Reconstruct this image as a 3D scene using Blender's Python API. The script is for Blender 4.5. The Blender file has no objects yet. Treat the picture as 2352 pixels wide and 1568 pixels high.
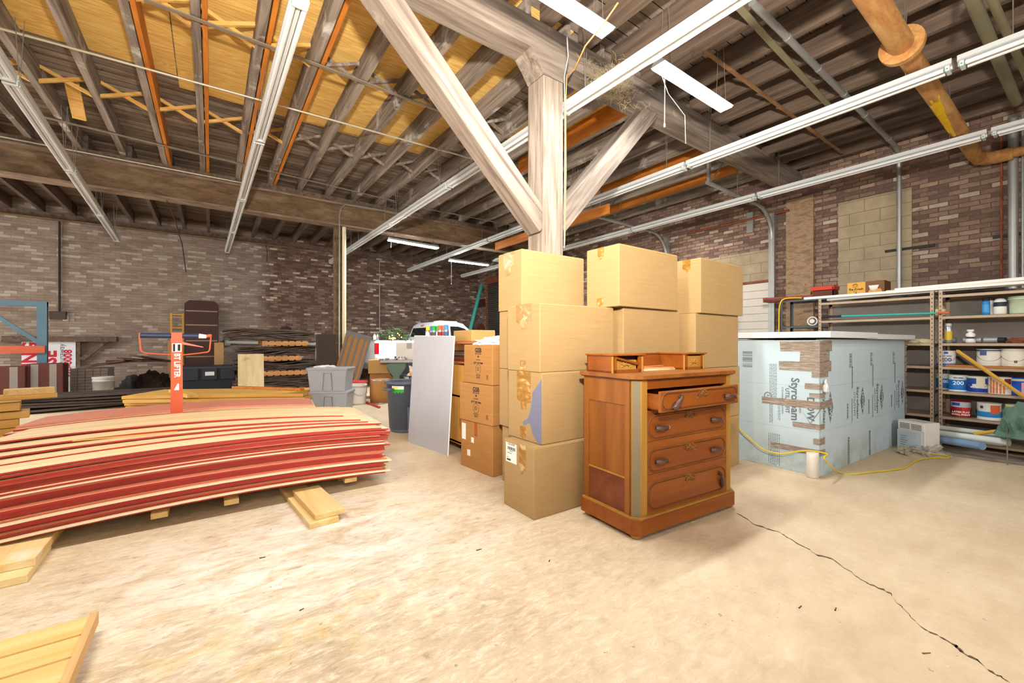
import bpy, bmesh, math, random
from mathutils import Vector, Matrix
R = math.radians
rnd = random.Random(7)
SC = bpy.context.scene
COL = SC.collection

# ------------------------------------------------------------------ camera, light, exposure
FPX, YAW, H0, CX, EYE = 960.0, R(35.75), 787.0, 1176.0, 1.23      # focal length in px of the 2352 px wide frame
cam_d = bpy.data.cameras.new('camera'); cam = bpy.data.objects.new('camera', cam_d); COL.objects.link(cam)
cam_d.sensor_width = 36; cam_d.lens = FPX / 2352 * 36; cam_d.shift_y = (H0 - 784) / 2352
cam_d.clip_start = .05; cam_d.clip_end = 100
cam.location = (0, 0, EYE); cam.rotation_euler = (R(90), 0, -YAW)
SC.camera = cam
vs = SC.view_settings
SC.display_settings.display_device = 'sRGB'
vs.view_transform = 'Standard'; vs.look = 'None'; vs.gamma = 1; vs.exposure = 0.62; vs.use_curve_mapping = False
wd = bpy.data.worlds.new('world'); SC.world = wd; wd.use_nodes = True
wd.node_tree.nodes['Background'].inputs[0].default_value = (1, .95, .88, 1)
wd.node_tree.nodes['Background'].inputs[1].default_value = .5
SC.cycles.max_bounces = 4; SC.cycles.diffuse_bounces = 3; SC.cycles.use_adaptive_sampling = True; SC.cycles.adaptive_threshold = .1; SC.cycles.adaptive_min_samples = 12; SC.cycles.use_light_tree = False; SC.cycles.glossy_bounces = 2
SC.cycles.use_denoising = True; SC.cycles.sample_clamp_indirect = 6

def lamp(name, kind, loc, power, color, size=None, size_y=None, rot=(0, 0, 0)):
    d = bpy.data.lights.new(name, kind); d.energy = power; d.color = color
    if kind == 'POINT': d.shadow_soft_size = size
    elif kind == 'AREA':
        d.shape = 'RECTANGLE'; d.size = size; d.size_y = size_y
    o = bpy.data.objects.new(name, d); o.location = loc; o.rotation_euler = rot; COL.objects.link(o)
    return o
# work lamp on a stand above the camera, turned up and ahead: throws the shadows of the light rows up on the joists
wl = lamp('work_lamp', 'POINT', (.0, -.05, 2.22), 1, (1, .93, .83), .09)
wl.data.type = 'SPOT'; wl.data.energy = 1250; wl.data.spot_size = R(150); wl.data.spot_blend = 1.0
wl.rotation_euler = (R(90+32), 0, -YAW)
# added fill lamps, no real source, behind the camera and at the left wall
lamp('added_fill', 'AREA', (1.5, -4.7, 2.9), 130, (1, .97, .93), 8, 1.6, (R(90), 0, 0))
lamp('added_fill', 'AREA', (-6.3, 9.0, 1.9), 290, (1, .98, .95), 3.4, 8, (0, R(-90), 0))
# bare area lamps added at ceiling height to brighten the room, no fixtures modelled
lamp('added_ceiling_fill', 'AREA', (-1.2, 2.3, 3.68), 60, (1, .96, .9), 1.2, .12)
lamp('added_ceiling_fill', 'AREA', (-2.9, 10.0, 3.6), 50, (1, .96, .9), 1.2, .12)
lamp('added_ceiling_fill', 'AREA', (3.4, -1.2, 3.68), 22, (1, .96, .9), 1.2, .12)
lamp('added_ceiling_fill', 'AREA', (.3, -1.2, 3.68), 25, (1, .96, .9), 1.2, .12)
lamp('added_ceiling_fill', 'AREA', (7.9, 5.0, 3.6), 12, (1, .96, .9), .5, .12)

# ------------------------------------------------------------------ helpers
sy, cy = math.sin(YAW), math.cos(YAW)
def ray(px, py):
    l = (px - CX) / FPX
    return Vector((sy + cy*l, cy - sy*l, (H0 - py) / FPX))
EYEV = Vector((0, 0, EYE))
def at_z(px, py, z=0.0):
    r = ray(px, py); return EYEV + r * ((z - EYE) / r.z)
def at_x(px, py, X):
    r = ray(px, py); return EYEV + r * (X / r.x)
def at_y(px, py, Y):
    r = ray(px, py); return EYEV + r * (Y / r.y)
def at_d(px, py, d):
    return EYEV + ray(px, py) * d

def hexc(s):
    s = s.lstrip('#'); v = [int(s[i:i+2], 16) / 255 for i in (0, 2, 4)]
    return tuple(x / 12.92 if x <= .04045 else ((x + .055) / 1.055) ** 2.4 for x in v) + (1,)

class NT:
    def __init__(s, name, rough=.7, metal=0.0, spec=.3):
        s.m = bpy.data.materials.new(name); s.m.use_nodes = True; s.t = s.m.node_tree
        s.b = s.t.nodes['Principled BSDF']; s.b.inputs['Roughness'].default_value = rough
        s.b.inputs['Metallic'].default_value = metal; s.b.inputs['Specular IOR Level'].default_value = spec
        s._co = None
    def n(s, t, **k):
        nd = s.t.nodes.new(t)
        for a, v in k.items(): setattr(nd, a, v)
        return nd
    def l(s, a, b): s.t.links.new(a, b)
    def co(s, scale=(1, 1, 1), rot=(0, 0, 0), rand=False, kind='Object'):
        tc = s.n('ShaderNodeTexCoord'); mp = s.n('ShaderNodeMapping')
        mp.inputs['Scale'].default_value = scale; mp.inputs['Rotation'].default_value = rot
        s.l(tc.outputs[kind], mp.inputs['Vector'])
        if rand:
            oi = s.n('ShaderNodeObjectInfo'); mu = s.math('MULTIPLY', oi.outputs['Random'], 37.0)
            cb = s.n('ShaderNodeCombineXYZ')
            for i in range(3): s.l(mu, cb.inputs[i])
            s.l(cb.outputs[0], mp.inputs['Location'])
        return mp.outputs[0]
    def val(s, inp, v):
        if hasattr(v, 'is_output') or isinstance(v, bpy.types.NodeSocket): s.l(v, inp)
        else: inp.default_value = v
    def math(s, op, a, b=0.0, c=None):
        nd = s.n('ShaderNodeMath', operation=op); s.val(nd.inputs[0], a); s.val(nd.inputs[1], b)
        if c is not None: s.val(nd.inputs[2], c)
        return nd.outputs[0]
    def noise(s, vec, scale, detail=4, rough=.55, dist=0):
        nd = s.n('ShaderNodeTexNoise'); nd.inputs['Scale'].default_value = scale; nd.inputs['Detail'].default_value = detail
        nd.inputs['Roughness'].default_value = rough; nd.inputs['Distortion'].default_value = dist
        s.l(vec, nd.inputs['Vector']); return nd.outputs['Fac']
    def ramp(s, fac, stops, interp='LINEAR'):
        nd = s.n('ShaderNodeValToRGB'); e = nd.color_ramp.elements; nd.color_ramp.interpolation = interp
        while len(e) < len(stops): e.new(.5)
        for i, (p, c) in enumerate(stops):
            e[i].position = p; e[i].color = hexc(c) if isinstance(c, str) else (c, c, c, 1)
        s.l(fac, nd.inputs[0]); return nd.outputs[0]
    def mix(s, fac, a, b, blend='MIX'):
        nd = s.n('ShaderNodeMix', data_type='RGBA', blend_type=blend)
        s.val(nd.inputs[0], fac); s.val(nd.inputs[6], hexc(a) if isinstance(a, str) else a); s.val(nd.inputs[7], hexc(b) if isinstance(b, str) else b)
        return nd.outputs[2]
    def sep(s, v):
        nd = s.n('ShaderNodeSeparateXYZ'); s.l(v, nd.inputs[0]); return nd.outputs
    def col(s, c): s.val(s.b.inputs['Base Color'], c)
    def bump(s, h, strength=.3, dist=.01):
        nd = s.n('ShaderNodeBump'); nd.inputs['Strength'].default_value = strength; nd.inputs['Distance'].default_value = dist
        s.l(h, nd.inputs['Height']); s.l(nd.outputs[0], s.b.inputs['Normal'])

MATS = {}
def plain(c, rough=.6, metal=0.0, var=.12, scale=6.0, spec=.3, name=None):
    """one colour with a little uneven wear"""
    k = ('plain', c, rough, metal, var, scale)
    if k in MATS: return MATS[k]
    t = NT(name or 'paint_' + c.strip('#'), rough, metal, spec)
    v = t.co(rand=True); n = t.noise(v, scale, 5)
    f = t.math('MULTIPLY_ADD', n, 2*var, 1 - var)
    cb = t.n('ShaderNodeCombineXYZ')
    for i in range(3): t.l(f, cb.inputs[i])
    t.col(t.mix(1.0, c, cb.outputs[0], 'MULTIPLY'))
    MATS[k] = t.m; return t.m
def wood(c1, c2, axis=1, scale=1.0, rough=.6, c3=None, patch=0.0, bump=.25, name=None, wave=False):
    """grain running along axis; patch adds blotches of c3"""
    k = ('wood', c1, c2, axis, scale, rough, c3, patch, wave)
    if k in MATS: return MATS[k]
    t = NT(name or 'wood_%s_%s' % (c1.strip('#'), 'xyz'[axis]), rough)
    sc = [14*scale]*3; sc[axis] = .9*scale
    v = t.co(tuple(sc), rand=True)
    n = t.noise(v, 1.6, 6, .6, .6)
    col = t.ramp(n, [(.3, c1), (.7, c2)])
    if wave:
        sc2 = [3.2*scale]*3; sc2[axis] = .7*scale
        n2 = t.noise(t.co(tuple(sc2), rand=True), 1.0, 2, .4, .4)
        w = t.math('SINE', t.math('MULTIPLY', n2, 60.0)); w = t.math('MULTIPLY_ADD', w, .5, .5)
        col = t.mix(t.math('MULTIPLY', w, .45), col, c1)
    if c3:
        p = t.noise(t.co((2, 2, 2), rand=True), 1.3, 5, .6)
        col = t.mix(t.ramp(p, [(.62 - patch, 0.0), (.74 - patch, 1.0)]), col, c3)
    t.col(col); t.bump(n, bump, .004)
    MATS[k] = t.m; return t.m
def emit(c, strength, name='light'):
    t = NT(name); t.b.inputs['Base Color'].default_value = hexc(c)
    t.b.inputs['Emission Color'].default_value = hexc(c); t.b.inputs['Emission Strength'].default_value = strength
    return t.m

class MB:
    """collects shapes (in the space of their thing) and links them as one mesh object"""
    def __init__(s): s.v = []; s.f = []; s.mi = []; s.sm = []
    def add(s, vs, fs, mat=0, smooth=False, M=None):
        b = len(s.v)
        s.v += [tuple(M @ Vector(p)) if M else tuple(p) for p in vs]
        for f in fs: s.f.append([b + i for i in f]); s.mi.append(mat); s.sm.append(smooth)
        return s
    def box(s, x0, y0, z0, x1, y1, z1, mat=0, M=None, ch=0.0):
        if x0 > x1: x0, x1 = x1, x0
        if y0 > y1: y0, y1 = y1, y0
        if z0 > z1: z0, z1 = z1, z0
        if ch > 0:
            bm = bmesh.new(); bmesh.ops.create_cube(bm, size=1)
            for w in bm.verts: w.co = ((x0+x1)/2 + w.co.x*(x1-x0), (y0+y1)/2 + w.co.y*(y1-y0), (z0+z1)/2 + w.co.z*(z1-z0))
            bmesh.ops.bevel(bm, geom=bm.edges[:], offset=ch, segments=2, profile=.5, affect='EDGES')
            bm.verts.index_update()
            s.add([w.co.copy() for w in bm.verts], [[w.index for w in f.verts] for f in bm.faces], mat, False, M); bm.free(); return s
        return s.add([(x0,y0,z0),(x1,y0,z0),(x1,y1,z0),(x0,y1,z0),(x0,y0,z1),(x1,y0,z1),(x1,y1,z1),(x0,y1,z1)],
              [(0,3,2,1),(4,5,6,7),(0,1,5,4),(1,2,6,5),(2,3,7,6),(3,0,4,7)], mat, False, M)
    def hexa(s, p, mat=0):
        return s.add(p, [(0,3,2,1),(4,5,6,7),(0,1,5,4),(1,2,6,5),(2,3,7,6),(3,0,4,7)], mat)
    def prism(s, pts, h, mat=0, M=None, smooth=False):
        """polygon pts (x,y) raised along z from 0 to h"""
        n = len(pts); v = [(x, y, 0) for x, y in pts] + [(x, y, h) for x, y in pts]
        s.add(v, [list(range(n))[::-1], list(range(n, 2*n))], mat, False, M)
        return s.add(v, [(i, (i+1) % n, n + (i+1) % n, n + i) for i in range(n)], mat, smooth, M)
    def cyl(s, a, b, r0, r1=None, seg=16, mat=0, cap=True, M=None):
        if r1 is None: r1 = r0
        a = Vector(a); b = Vector(b); d = (b - a).normalized()
        u = d.orthogonal().normalized(); w = d.cross(u)
        v = []
        for c, r in ((a, r0), (b, r1)):
            for i in range(seg):
                t = 2*math.pi*i/seg; v.append(c + (u*math.cos(t) + w*math.sin(t))*r)
        s.add(v, [(i, (i+1) % seg, seg + (i+1) % seg, seg + i) for i in range(seg)], mat, True, M)
        if cap: s.add(v, [list(range(seg))[::-1], list(range(seg, 2*seg))], mat, False, M)
        return s
    def lathe(s, prof, c=(0, 0, 0), seg=24, mat=0, M=None, sx=1, sy_=1):
        v = []; n = len(prof)
        for i in range(seg):
            t = 2*math.pi*i/seg
            for r, z in prof: v.append((c[0] + r*math.cos(t)*sx, c[1] + r*math.sin(t)*sy_, c[2] + z))
        f = []
        for i in range(seg):
            j = (i+1) % seg
            for k in range(n-1): f.append((i*n+k, j*n+k, j*n+k+1, i*n+k+1))
        return s.add(v, f, mat, True, M)
    def tube(s, pts, r, seg=8, mat=0, cap=True, flat=None):
        pts = [Vector(p) for p in pts]; v = []; n = len(pts)
        up = Vector((0, 0, 1)); pu = None
        for i, p in enumerate(pts):
            d = (pts[min(i+1, n-1)] - pts[max(i-1, 0)]).normalized()
            u = pu - d*pu.dot(d) if pu else (up if abs(d.z) < .95 else Vector((1, 0, 0))); 
            u = (u - d*u.dot(d)).normalized(); pu = u; w = d.cross(u)
            rr = r[i] if isinstance(r, (list, tuple)) else r
            for k in range(seg):
                t = 2*math.pi*k/seg; v.append(p + (u*math.cos(t) + w*math.sin(t))*rr)
        f = [(i*seg+k, i*seg+(k+1) % seg, (i+1)*seg+(k+1) % seg, (i+1)*seg+k) for i in range(n-1) for k in range(seg)]
        s.add(v, f, mat, True)
        if cap: s.add(v, [list(range(seg))[::-1], list(range((n-1)*seg, n*seg))], mat)
        return s
    def build(s, name, mats, parent=None, off=None, uv=None):
        me = bpy.data.meshes.new(name)
        if off is not None: s.v = [tuple(Vector(p) - Vector(off)) for p in s.v]
        me.from_pydata([tuple(p) for p in s.v], [], s.f)
        if not isinstance(mats, (list, tuple)): mats = [mats]
        for m in mats: me.materials.append(m)
        me.polygons.foreach_set('material_index', s.mi); me.polygons.foreach_set('use_smooth', s.sm)
        me.validate(); me.update()
        o = bpy.data.objects.new(name, me); COL.objects.link(o)
        if off is not None and parent is None: o.location = off
        if parent: o.parent = parent
        return o

def tag(o, label=None, cat=None, group=None, kind=None):
    if label: o['label'] = label
    if cat: o['category'] = cat
    if group: o['group'] = group
    if kind: o['kind'] = kind
    return o
def thing(name, label, cat, loc=(0, 0, 0), rz=0.0, group=None):
    o = bpy.data.objects.new(name, None); COL.objects.link(o); o.empty_display_size = .1
    o.location = loc; o.rotation_euler = (0, 0, rz)
    return tag(o, label, cat, group)
def dup(root, loc=None, rz=None, label=None, group=None, rot=None):
    r = root.copy(); COL.objects.link(r)
    if loc is not None: r.location = loc
    if rz is not None: r.rotation_euler = (0, 0, rz)
    if rot is not None: r.rotation_euler = rot
    if label: r['label'] = label
    if group: r['group'] = group
    for ch in list(root.children):
        c = ch.copy(); COL.objects.link(c); c.parent = r
        for g in list(ch.children):
            d = g.copy(); COL.objects.link(d); d.parent = c
    return r
FONTM = {}
def text(name, s, size, mat, parent, loc, rot=(0, 0, 0), align='CENTER', bold=0.0, sx=1.0, ext=.0006, label=None):
    """lettering as a thin raised mesh; lies in the local xy plane before rot"""
    c = bpy.data.curves.new('lettering', 'FONT'); c.body = s; c.size = size; c.align_x = align; c.align_y = 'CENTER'
    c.extrude = ext; c.offset = bold; c.resolution_u = 2
    o = bpy.data.objects.new('tmp', c); COL.objects.link(o)
    dg = bpy.context.evaluated_depsgraph_get()
    me = bpy.data.meshes.new_from_object(o.evaluated_get(dg)); bpy.data.objects.remove(o)
    me.materials.clear(); me.materials.append(mat)
    t = bpy.data.objects.new(name, me); COL.objects.link(t); t.parent = parent
    t.location = loc; t.rotation_euler = rot; t.scale = (sx, 1, 1)
    if label: t['label'] = label
    return t
# rotations that stand lettering on a face
FRONT = (R(90), 0, 0)            # faces -y
LEFT = (R(90), 0, R(-90))        # faces -x
# ------------------------------------------------------------------ the building
XW, YW, ZJ, ZD = 8.8, 14.6, 4.33, 4.62      # right wall, back wall, underside of joists, underside of deck
XL, YF = -6.5, -5.0

def brick_mat(name, ax, whitewash=None, base=None, white=.90):
    t = NT(name, .9, 0, .1)
    t.v = t.co(); xyz = t.sep(t.v)
    u = xyz[ax]; z = xyz[2]
    wob = t.noise(t.v, 9, 3)
    zz = t.math('ADD', t.math('DIVIDE', z, .0675), t.math('MULTIPLY', t.math('SUBTRACT', wob, .5), .22))
    row = t.math('FLOOR', zz)
    uu = t.math('ADD', t.math('DIVIDE', u, .208), t.math('MULTIPLY', t.math('MODULO', row, 2.0), .5))
    uu = t.math('ADD', uu, t.math('MULTIPLY', wob, .15))
    cl = t.math('FLOOR', uu)
    fu = t.math('FRACT', uu); fz = t.math('FRACT', zz)
    mort = t.math('MAXIMUM', t.math('LESS_THAN', fu, .055), t.math('LESS_THAN', fz, .17))
    cb = t.n('ShaderNodeCombineXYZ'); t.l(cl, cb.inputs[0]); t.l(row, cb.inputs[1])
    wn = t.n('ShaderNodeTexWhiteNoise', noise_dimensions='2D'); t.l(cb.outputs[0], wn.inputs['Vector'])
    r = wn.outputs['Value']
    clus = t.noise(t.v, .9, 2)
    r2 = t.math('ADD', r, t.math('MULTIPLY', t.math('SUBTRACT', clus, .5), .28))
    b = base or ('5d4a42', '73594f', '84695c', '967c6c')
    c = t.ramp(r2, [(0, b[0]), (.3, b[1]), (.55, b[2]), (.8, b[3]), (white, 'cfc9c0')], 'CONSTANT')
    g = t.noise(t.v, 22, 5, .7)
    c = t.mix(.55, c, t.ramp(g, [(.3, '6b5448'), (.7, 'b8a393')]), 'OVERLAY')
    c = t.mix(mort, c, '66564d')
    big = t.noise(t.v, .55, 4)
    c = t.mix(t.ramp(big, [(.45, .0), (.75, .4)]), c, '64503f')
    if whitewash:
        edge, wid = whitewash
        n2 = t.noise(t.v, 1.4, 4)
        m = t.math('ADD', t.math('MULTIPLY', t.math('SUBTRACT', edge, xyz[0]), 1.0/wid), t.math('MULTIPLY', t.math('SUBTRACT', n2, .5), 1.3))
        m = t.math('MINIMUM', t.math('MAXIMUM', m, 0.0), 1.0)
        st = t.co((1.2, 1, 7)); k = t.noise(st, 1.4, 6, .75)
        w = t.mix(t.ramp(k, [(.35, 0.0), (.65, 1.0)]), '87766a', 'ab9c8d')
        w = t.mix(t.math('MULTIPLY', t.math('GREATER_THAN', r, .84), .4), w, 'cac2b6')
        w = t.mix(t.math('MULTIPLY', t.math('LESS_THAN', r, .2), .3), w, '77655a')
        w = t.mix(t.math('MULTIPLY', mort, .5), w, '7c6d60')
        c = t.mix(t.math('MULTIPLY', m, .85), c, w)
    t.col(c)
    t.bump(t.math('MULTIPLY', t.math('SUBTRACT', 1.0, mort), t.math('ADD', t.math('MULTIPLY', g, .4), .6)), .7, .012)
    return t.m

def floor_mat():
    t = NT('concrete_floor', .55, 0, .35)
    v = t.co(); n = t.noise(v, 1.1, 6, .62); f = t.noise(v, 9, 6, .7); s = t.noise(t.co((1.6, 3.6, 1), (0, 0, R(8))), 1.7, 7, .7, .8)
    c = t.ramp(n, [(.3, 'c0a582'), (.5, 'd6bd98'), (.7, 'e4cfaa')])
    c = t.mix(.25, c, t.ramp(f, [(.3, 'a8927a'), (.7, 'e2d5bf')]))
    x, y, z = t.sep(v)
    def blob(cx, cyy, rx, ry, soft=.5):
        a = t.math('DIVIDE', t.math('SUBTRACT', x, cx), rx); b = t.math('DIVIDE', t.math('SUBTRACT', y, cyy), ry)
        d = t.math('SQRT', t.math('ADD', t.math('MULTIPLY', a, a), t.math('MULTIPLY', b, b)))
        return t.math('MINIMUM', t.math('MAXIMUM', t.math('DIVIDE', t.math('SUBTRACT', 1.0, d), soft), 0.0), 1.0)
    # sawdust and plaster dust trodden in beside the stack of sheets
    dust = t.math('MULTIPLY', blob(.55, 2.75, 1.6, 1.15, .7), t.ramp(s, [(.38, 0.0), (.6, 1.0)]))
    c = t.mix(t.math('MULTIPLY', dust, .85), c, 'f2ece0')
    dirt = t.math('MULTIPLY', blob(.0, 1.85, 1.4, .7, .7), t.ramp(s, [(.45, 1.0), (.62, 0.0)]))
    c = t.mix(t.math('MULTIPLY', dirt, .45), c, 'a08c70')
    yel = t.math('MULTIPLY', blob(.25, 2.0, .9, .45, .8), t.ramp(t.noise(v, 4.5, 5, .7), [(.45, 0.0), (.65, 1.0)]))
    c = t.mix(t.math('MULTIPLY', yel, .55), c, 'd9b45e')
    sc2 = t.noise(t.co((3.5, 9, 1), (0, 0, R(14))), 3.2, 8, .78, .6)
    area = t.math('ADD', t.math('MULTIPLY', blob(.2, 2.4, 2.8, 2.6, .6), .85), .12)
    c = t.mix(t.math('MULTIPLY', t.ramp(sc2, [(.50, 0.0), (.62, .5)]), area), c, 'f6ecd6')
    c = t.mix(t.math('MULTIPLY', t.ramp(sc2, [(.34, .6), (.45, 0.0)]), area), c, '957c5c')
    sp = t.noise(v, 38, 3, .5)
    c = t.mix(t.ramp(sp, [(.70, 0.0), (.74, .45)]), c, 'f0e8da')
    c = t.mix(t.ramp(t.noise(v, 27, 3, .5), [(.71, 0.0), (.75, .6)]), c, '7d6a56')
    t.col(c); t.bump(f, .12, .003)
    t.val(t.b.inputs['Roughness'], t.ramp(n, [(.3, .45), (.7, .7)]))
    return t.m

def board_mat(name, cols, ax=0, width=.14, knots=False, stain=.5):
    """boards laid side by side, long side along axis ax"""
    t = NT(name, .85, 0, .15)
    v = t.co(); p = t.sep(v); o = 1 - ax
    q = t.math('DIVIDE', p[o], width); i = t.math('FLOOR', q); fr = t.math('FRACT', q)
    wn = t.n('ShaderNodeTexWhiteNoise', noise_dimensions='1D'); t.l(i, wn.inputs['W'])
    sc = [11, 11, 11]; sc[ax] = .8
    g = t.noise(t.co(tuple(sc)), 1.5, 6, .65, .7)
    m = t.math('ADD', t.math('MULTIPLY', g, .7), t.math('MULTIPLY', wn.outputs['Value'], .3))
    c = t.ramp(m, [(.25, cols[0]), (.45, cols[1]), (.65, cols[2])])
    st = t.noise(t.co((2.5, 2.5, 2.5)), .5, 6, .7)
    c = t.mix(t.math('MULTIPLY', t.ramp(st, [(.45, 0.0), (.62, 1.0)]), stain), c, cols[0])
    c = t.mix(t.math('LESS_THAN', fr, .07), c, '2a221d')
    t.col(c); t.bump(t.math('MULTIPLY', g, t.math('GREATER_THAN', fr, .07)), .4, .006)
    return t.m

def ply_mat(name, c1, c2, c3, ax=0, old=0.3):
    """plywood with cathedral grain; ax = the way the grain runs"""
    t = NT(name, .6, 0, .3)
    sc = [5.5, 5.5, 5.5]; sc[ax] = .55
    n = t.noise(t.co(tuple(sc), rand=True), 1.0, 3, .45, .8)
    w = t.math('MULTIPLY_ADD', t.math('SINE', t.math('MULTIPLY', n, 75.0)), .5, .5)
    f = t.noise(t.co(tuple(x*5 for x in sc)), 1.2, 4, .6)
    c = t.mix(t.math('MULTIPLY', w, .55), c1, c2)
    c = t.mix(t.math('MULTIPLY', f, .35), c, c3)
    p = t.noise(t.co((1.3, 1.3, 1.3)), 1.1, 5, .65)
    c = t.mix(t.math('MULTIPLY', t.ramp(p, [(.52, 0.0), (.7, 1.0)]), old), c, '9c7a4a')
    t.col(c); t.bump(f, .1, .002)
    return t.m

M_backbrick = brick_mat('brick_back', 0, base=('6e5c53', '826e63', '927f72', 'a28f82'), whitewash=(1.55, .5), white=.90)
M_rightbrick = brick_mat('brick_right', 1, base=('82706a', '98847a', 'ab978a', 'bda999'), white=.93)
M_block = NT('painted_block', .9, 0, .1)
def _blk():
    t = M_block; v = t.co(); x, y, z = t.sep(v)
    zz = t.math('DIVIDE', z, .2); row = t.math('FLOOR', zz)
    uu = t.math('ADD', t.math('DIVIDE', y, .4), t.math('MULTIPLY', t.math('MODULO', row, 2.0), .5))
    m = t.math('MAXIMUM', t.math('LESS_THAN', t.math('FRACT', zz), .05), t.math('LESS_THAN', t.math('FRACT', uu), .025))
    n = t.noise(v, 3, 6, .7)
    c = t.mix(m, t.ramp(n, [(.3, '9c8d74'), (.7, 'b8a88c')]), '8a7c68')
    t.col(c); t.bump(t.math('SUBTRACT', t.noise(v, 60, 4), m), .3, .005); return t.m
M_block = _blk()
def _plaster():
    t = NT('flaked_plaster_brick', .9, 0, .1); v = t.co()
    a = t.noise(t.co((3, 3, 9)), 1.6, 7, .75); c = t.ramp(a, [(.3, '7d6350'), (.45, '9b8064'), (.55, 'b09a80'), (.62, 'a0684c'), (.75, 'c4b59e')])
    t.col(c); t.bump(a, .6, .02); return t.m
M_plaster = _plaster()
M_dark = plain('3b312b', .9)
M_floor = floor_mat()
M_oldboard = board_mat('old_deck_boards', ('5e5047', '93857a', 'b3a69a'), 0, .15)
M_ply = ply_mat('new_plywood', 'f4d282', 'c98e34', 'e6b458', 0, .2)
def rust_mat(name, cols, scale=2.2):
    t = NT(name, .75, .1, .3); v = t.co((1, 1, 1)); s = t.noise(t.co((1.1, 4, 4)), scale, 7, .7, .5)
    c = t.ramp(s, [(.3, cols[0]), (.5, cols[1]), (.7, cols[2])])
    t.col(c); t.bump(s, .2, .004); return t.m
M_steel = rust_mat('rusty_steel', ('4a4038', '755c40', '8a7862'))
M_steel2 = rust_mat('rusty_pipe', ('946038', 'b4814a', 'c8a266'))
M_rustred = rust_mat('red_rust', ('6c3826', '8a4c34', 'a0664a'))
M_timber = wood('5f5046', '9c8e80', 0, .8, .85, 'b4a898', -.04, .6, name='weathered_timber')
M_post = wood('6c5a4a', 'ac9e8e', 2, .9, .85, '9a7a54', -.02, .6, name='weathered_post')
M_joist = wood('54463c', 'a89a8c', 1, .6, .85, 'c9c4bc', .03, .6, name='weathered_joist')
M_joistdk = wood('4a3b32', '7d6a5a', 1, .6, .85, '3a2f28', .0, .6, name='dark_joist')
M_neworange = wood('b5651f', 'd98c36', 1, .8, .6, None, 0, .2, name='new_orange_lumber', wave=True)
M_newyel = wood('c9913f', 'e6bd74', 0, .8, .6, None, 0, .2, name='new_yellow_lumber')

def struct(name, mb, mats, label=None, cat=None, group=None, off=None):
    o = mb.build(name, mats, None, off); return tag(o, label, cat, group, 'structure')

struct('floor', MB().box(XL, YF, -.2, XW, YW, 0), M_floor)
struct('wall_back', MB().box(XL, YW, 0, XW, YW+.3, ZD+.2), M_backbrick)
struct('wall_right', MB().box(XW, YF, 0, XW+.3, YW, ZD+.2), M_rightbrick)
struct('wall_left', MB().box(XL-.3, YF, 0, XL, YW, ZD+.2), brick_mat('brick_left', 1))
struct('wall_front', MB().box(XL, YF-.3, 0, XW, YF, ZD+.2), brick_mat('brick_front', 0))
struct('ceiling', MB().box(XL, YF, ZD, XW, YW, ZD+.08), M_oldboard)
# new plywood sheets nailed up between the old boards and the joists
mb = MB()
for x0, x1, y0, y1 in ((-5.2, -2.76, 3.3, 6.6), (-2.75, -.35, 3.3, 6.75), (-.34, 2.08, 3.3, 7.05), (2.09, 3.2, 3.3, 7.05), (3.6, 4.9, 3.5, 5.6), (3.0, 3.6, 1.6, 2.1)):
    mb.box(x0, y0, ZD-.016, x1, y1, ZD-.002)
struct('ceiling_plywood', mb, M_ply)

# joists: weathered ones across the whole room, new lumber fixed beside four of them
def joist(name, x, y0, y1, w, mat, label, group, z0=ZJ, z1=ZD-.02):
    o = MB().box(-w/2, 0, 0, w/2, y1-y0, z1-z0).build(name, mat); o.location = (x, y0, z0)
    return tag(o, label, 'joist', group)
jx = [-4.36 + .53*i for i in range(25)]
j1 = joist('ceiling_joist', jx[0], 3.24, 9.5, .075, M_joist, 'grey weathered roof joist between the timber beam and the rusty steel beam', 'old joists of the middle bay')
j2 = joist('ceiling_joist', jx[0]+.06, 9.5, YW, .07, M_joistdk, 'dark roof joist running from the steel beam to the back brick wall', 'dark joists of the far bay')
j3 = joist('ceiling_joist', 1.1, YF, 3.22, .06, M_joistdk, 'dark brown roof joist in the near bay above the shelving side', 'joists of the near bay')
for i, x in enumerate(jx[1:]):
    if x > XW-.1: continue
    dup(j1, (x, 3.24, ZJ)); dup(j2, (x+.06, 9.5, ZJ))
for i in range(1, 15):
    dup(j3, (1.1 + .53*i, YF, ZJ))
ns = None
for i, x in enumerate((-.64, -.11, .42, .95)):
    if ns is None: ns = joist('new_joist', x+.058, 3.3, 9.4, .042, M_neworange, 'new orange lumber joist nailed along an old grey joist', 'new orange joists', ZJ+.0)
    else: dup(ns, (x+.062, 3.3, ZJ))
for i, x in enumerate((4.65, 6.77, 7.83)):
    o = dup(ns, (x-.06, 3.4, ZJ), label='new orange lumber joist in the bay right of the timber post, ' + ('nearest the post', 'middle one', 'nearest the brick wall')[i], group='new orange joists right of the post')
    o.scale = (1, (.45, .9, .9)[i], 1)

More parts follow.
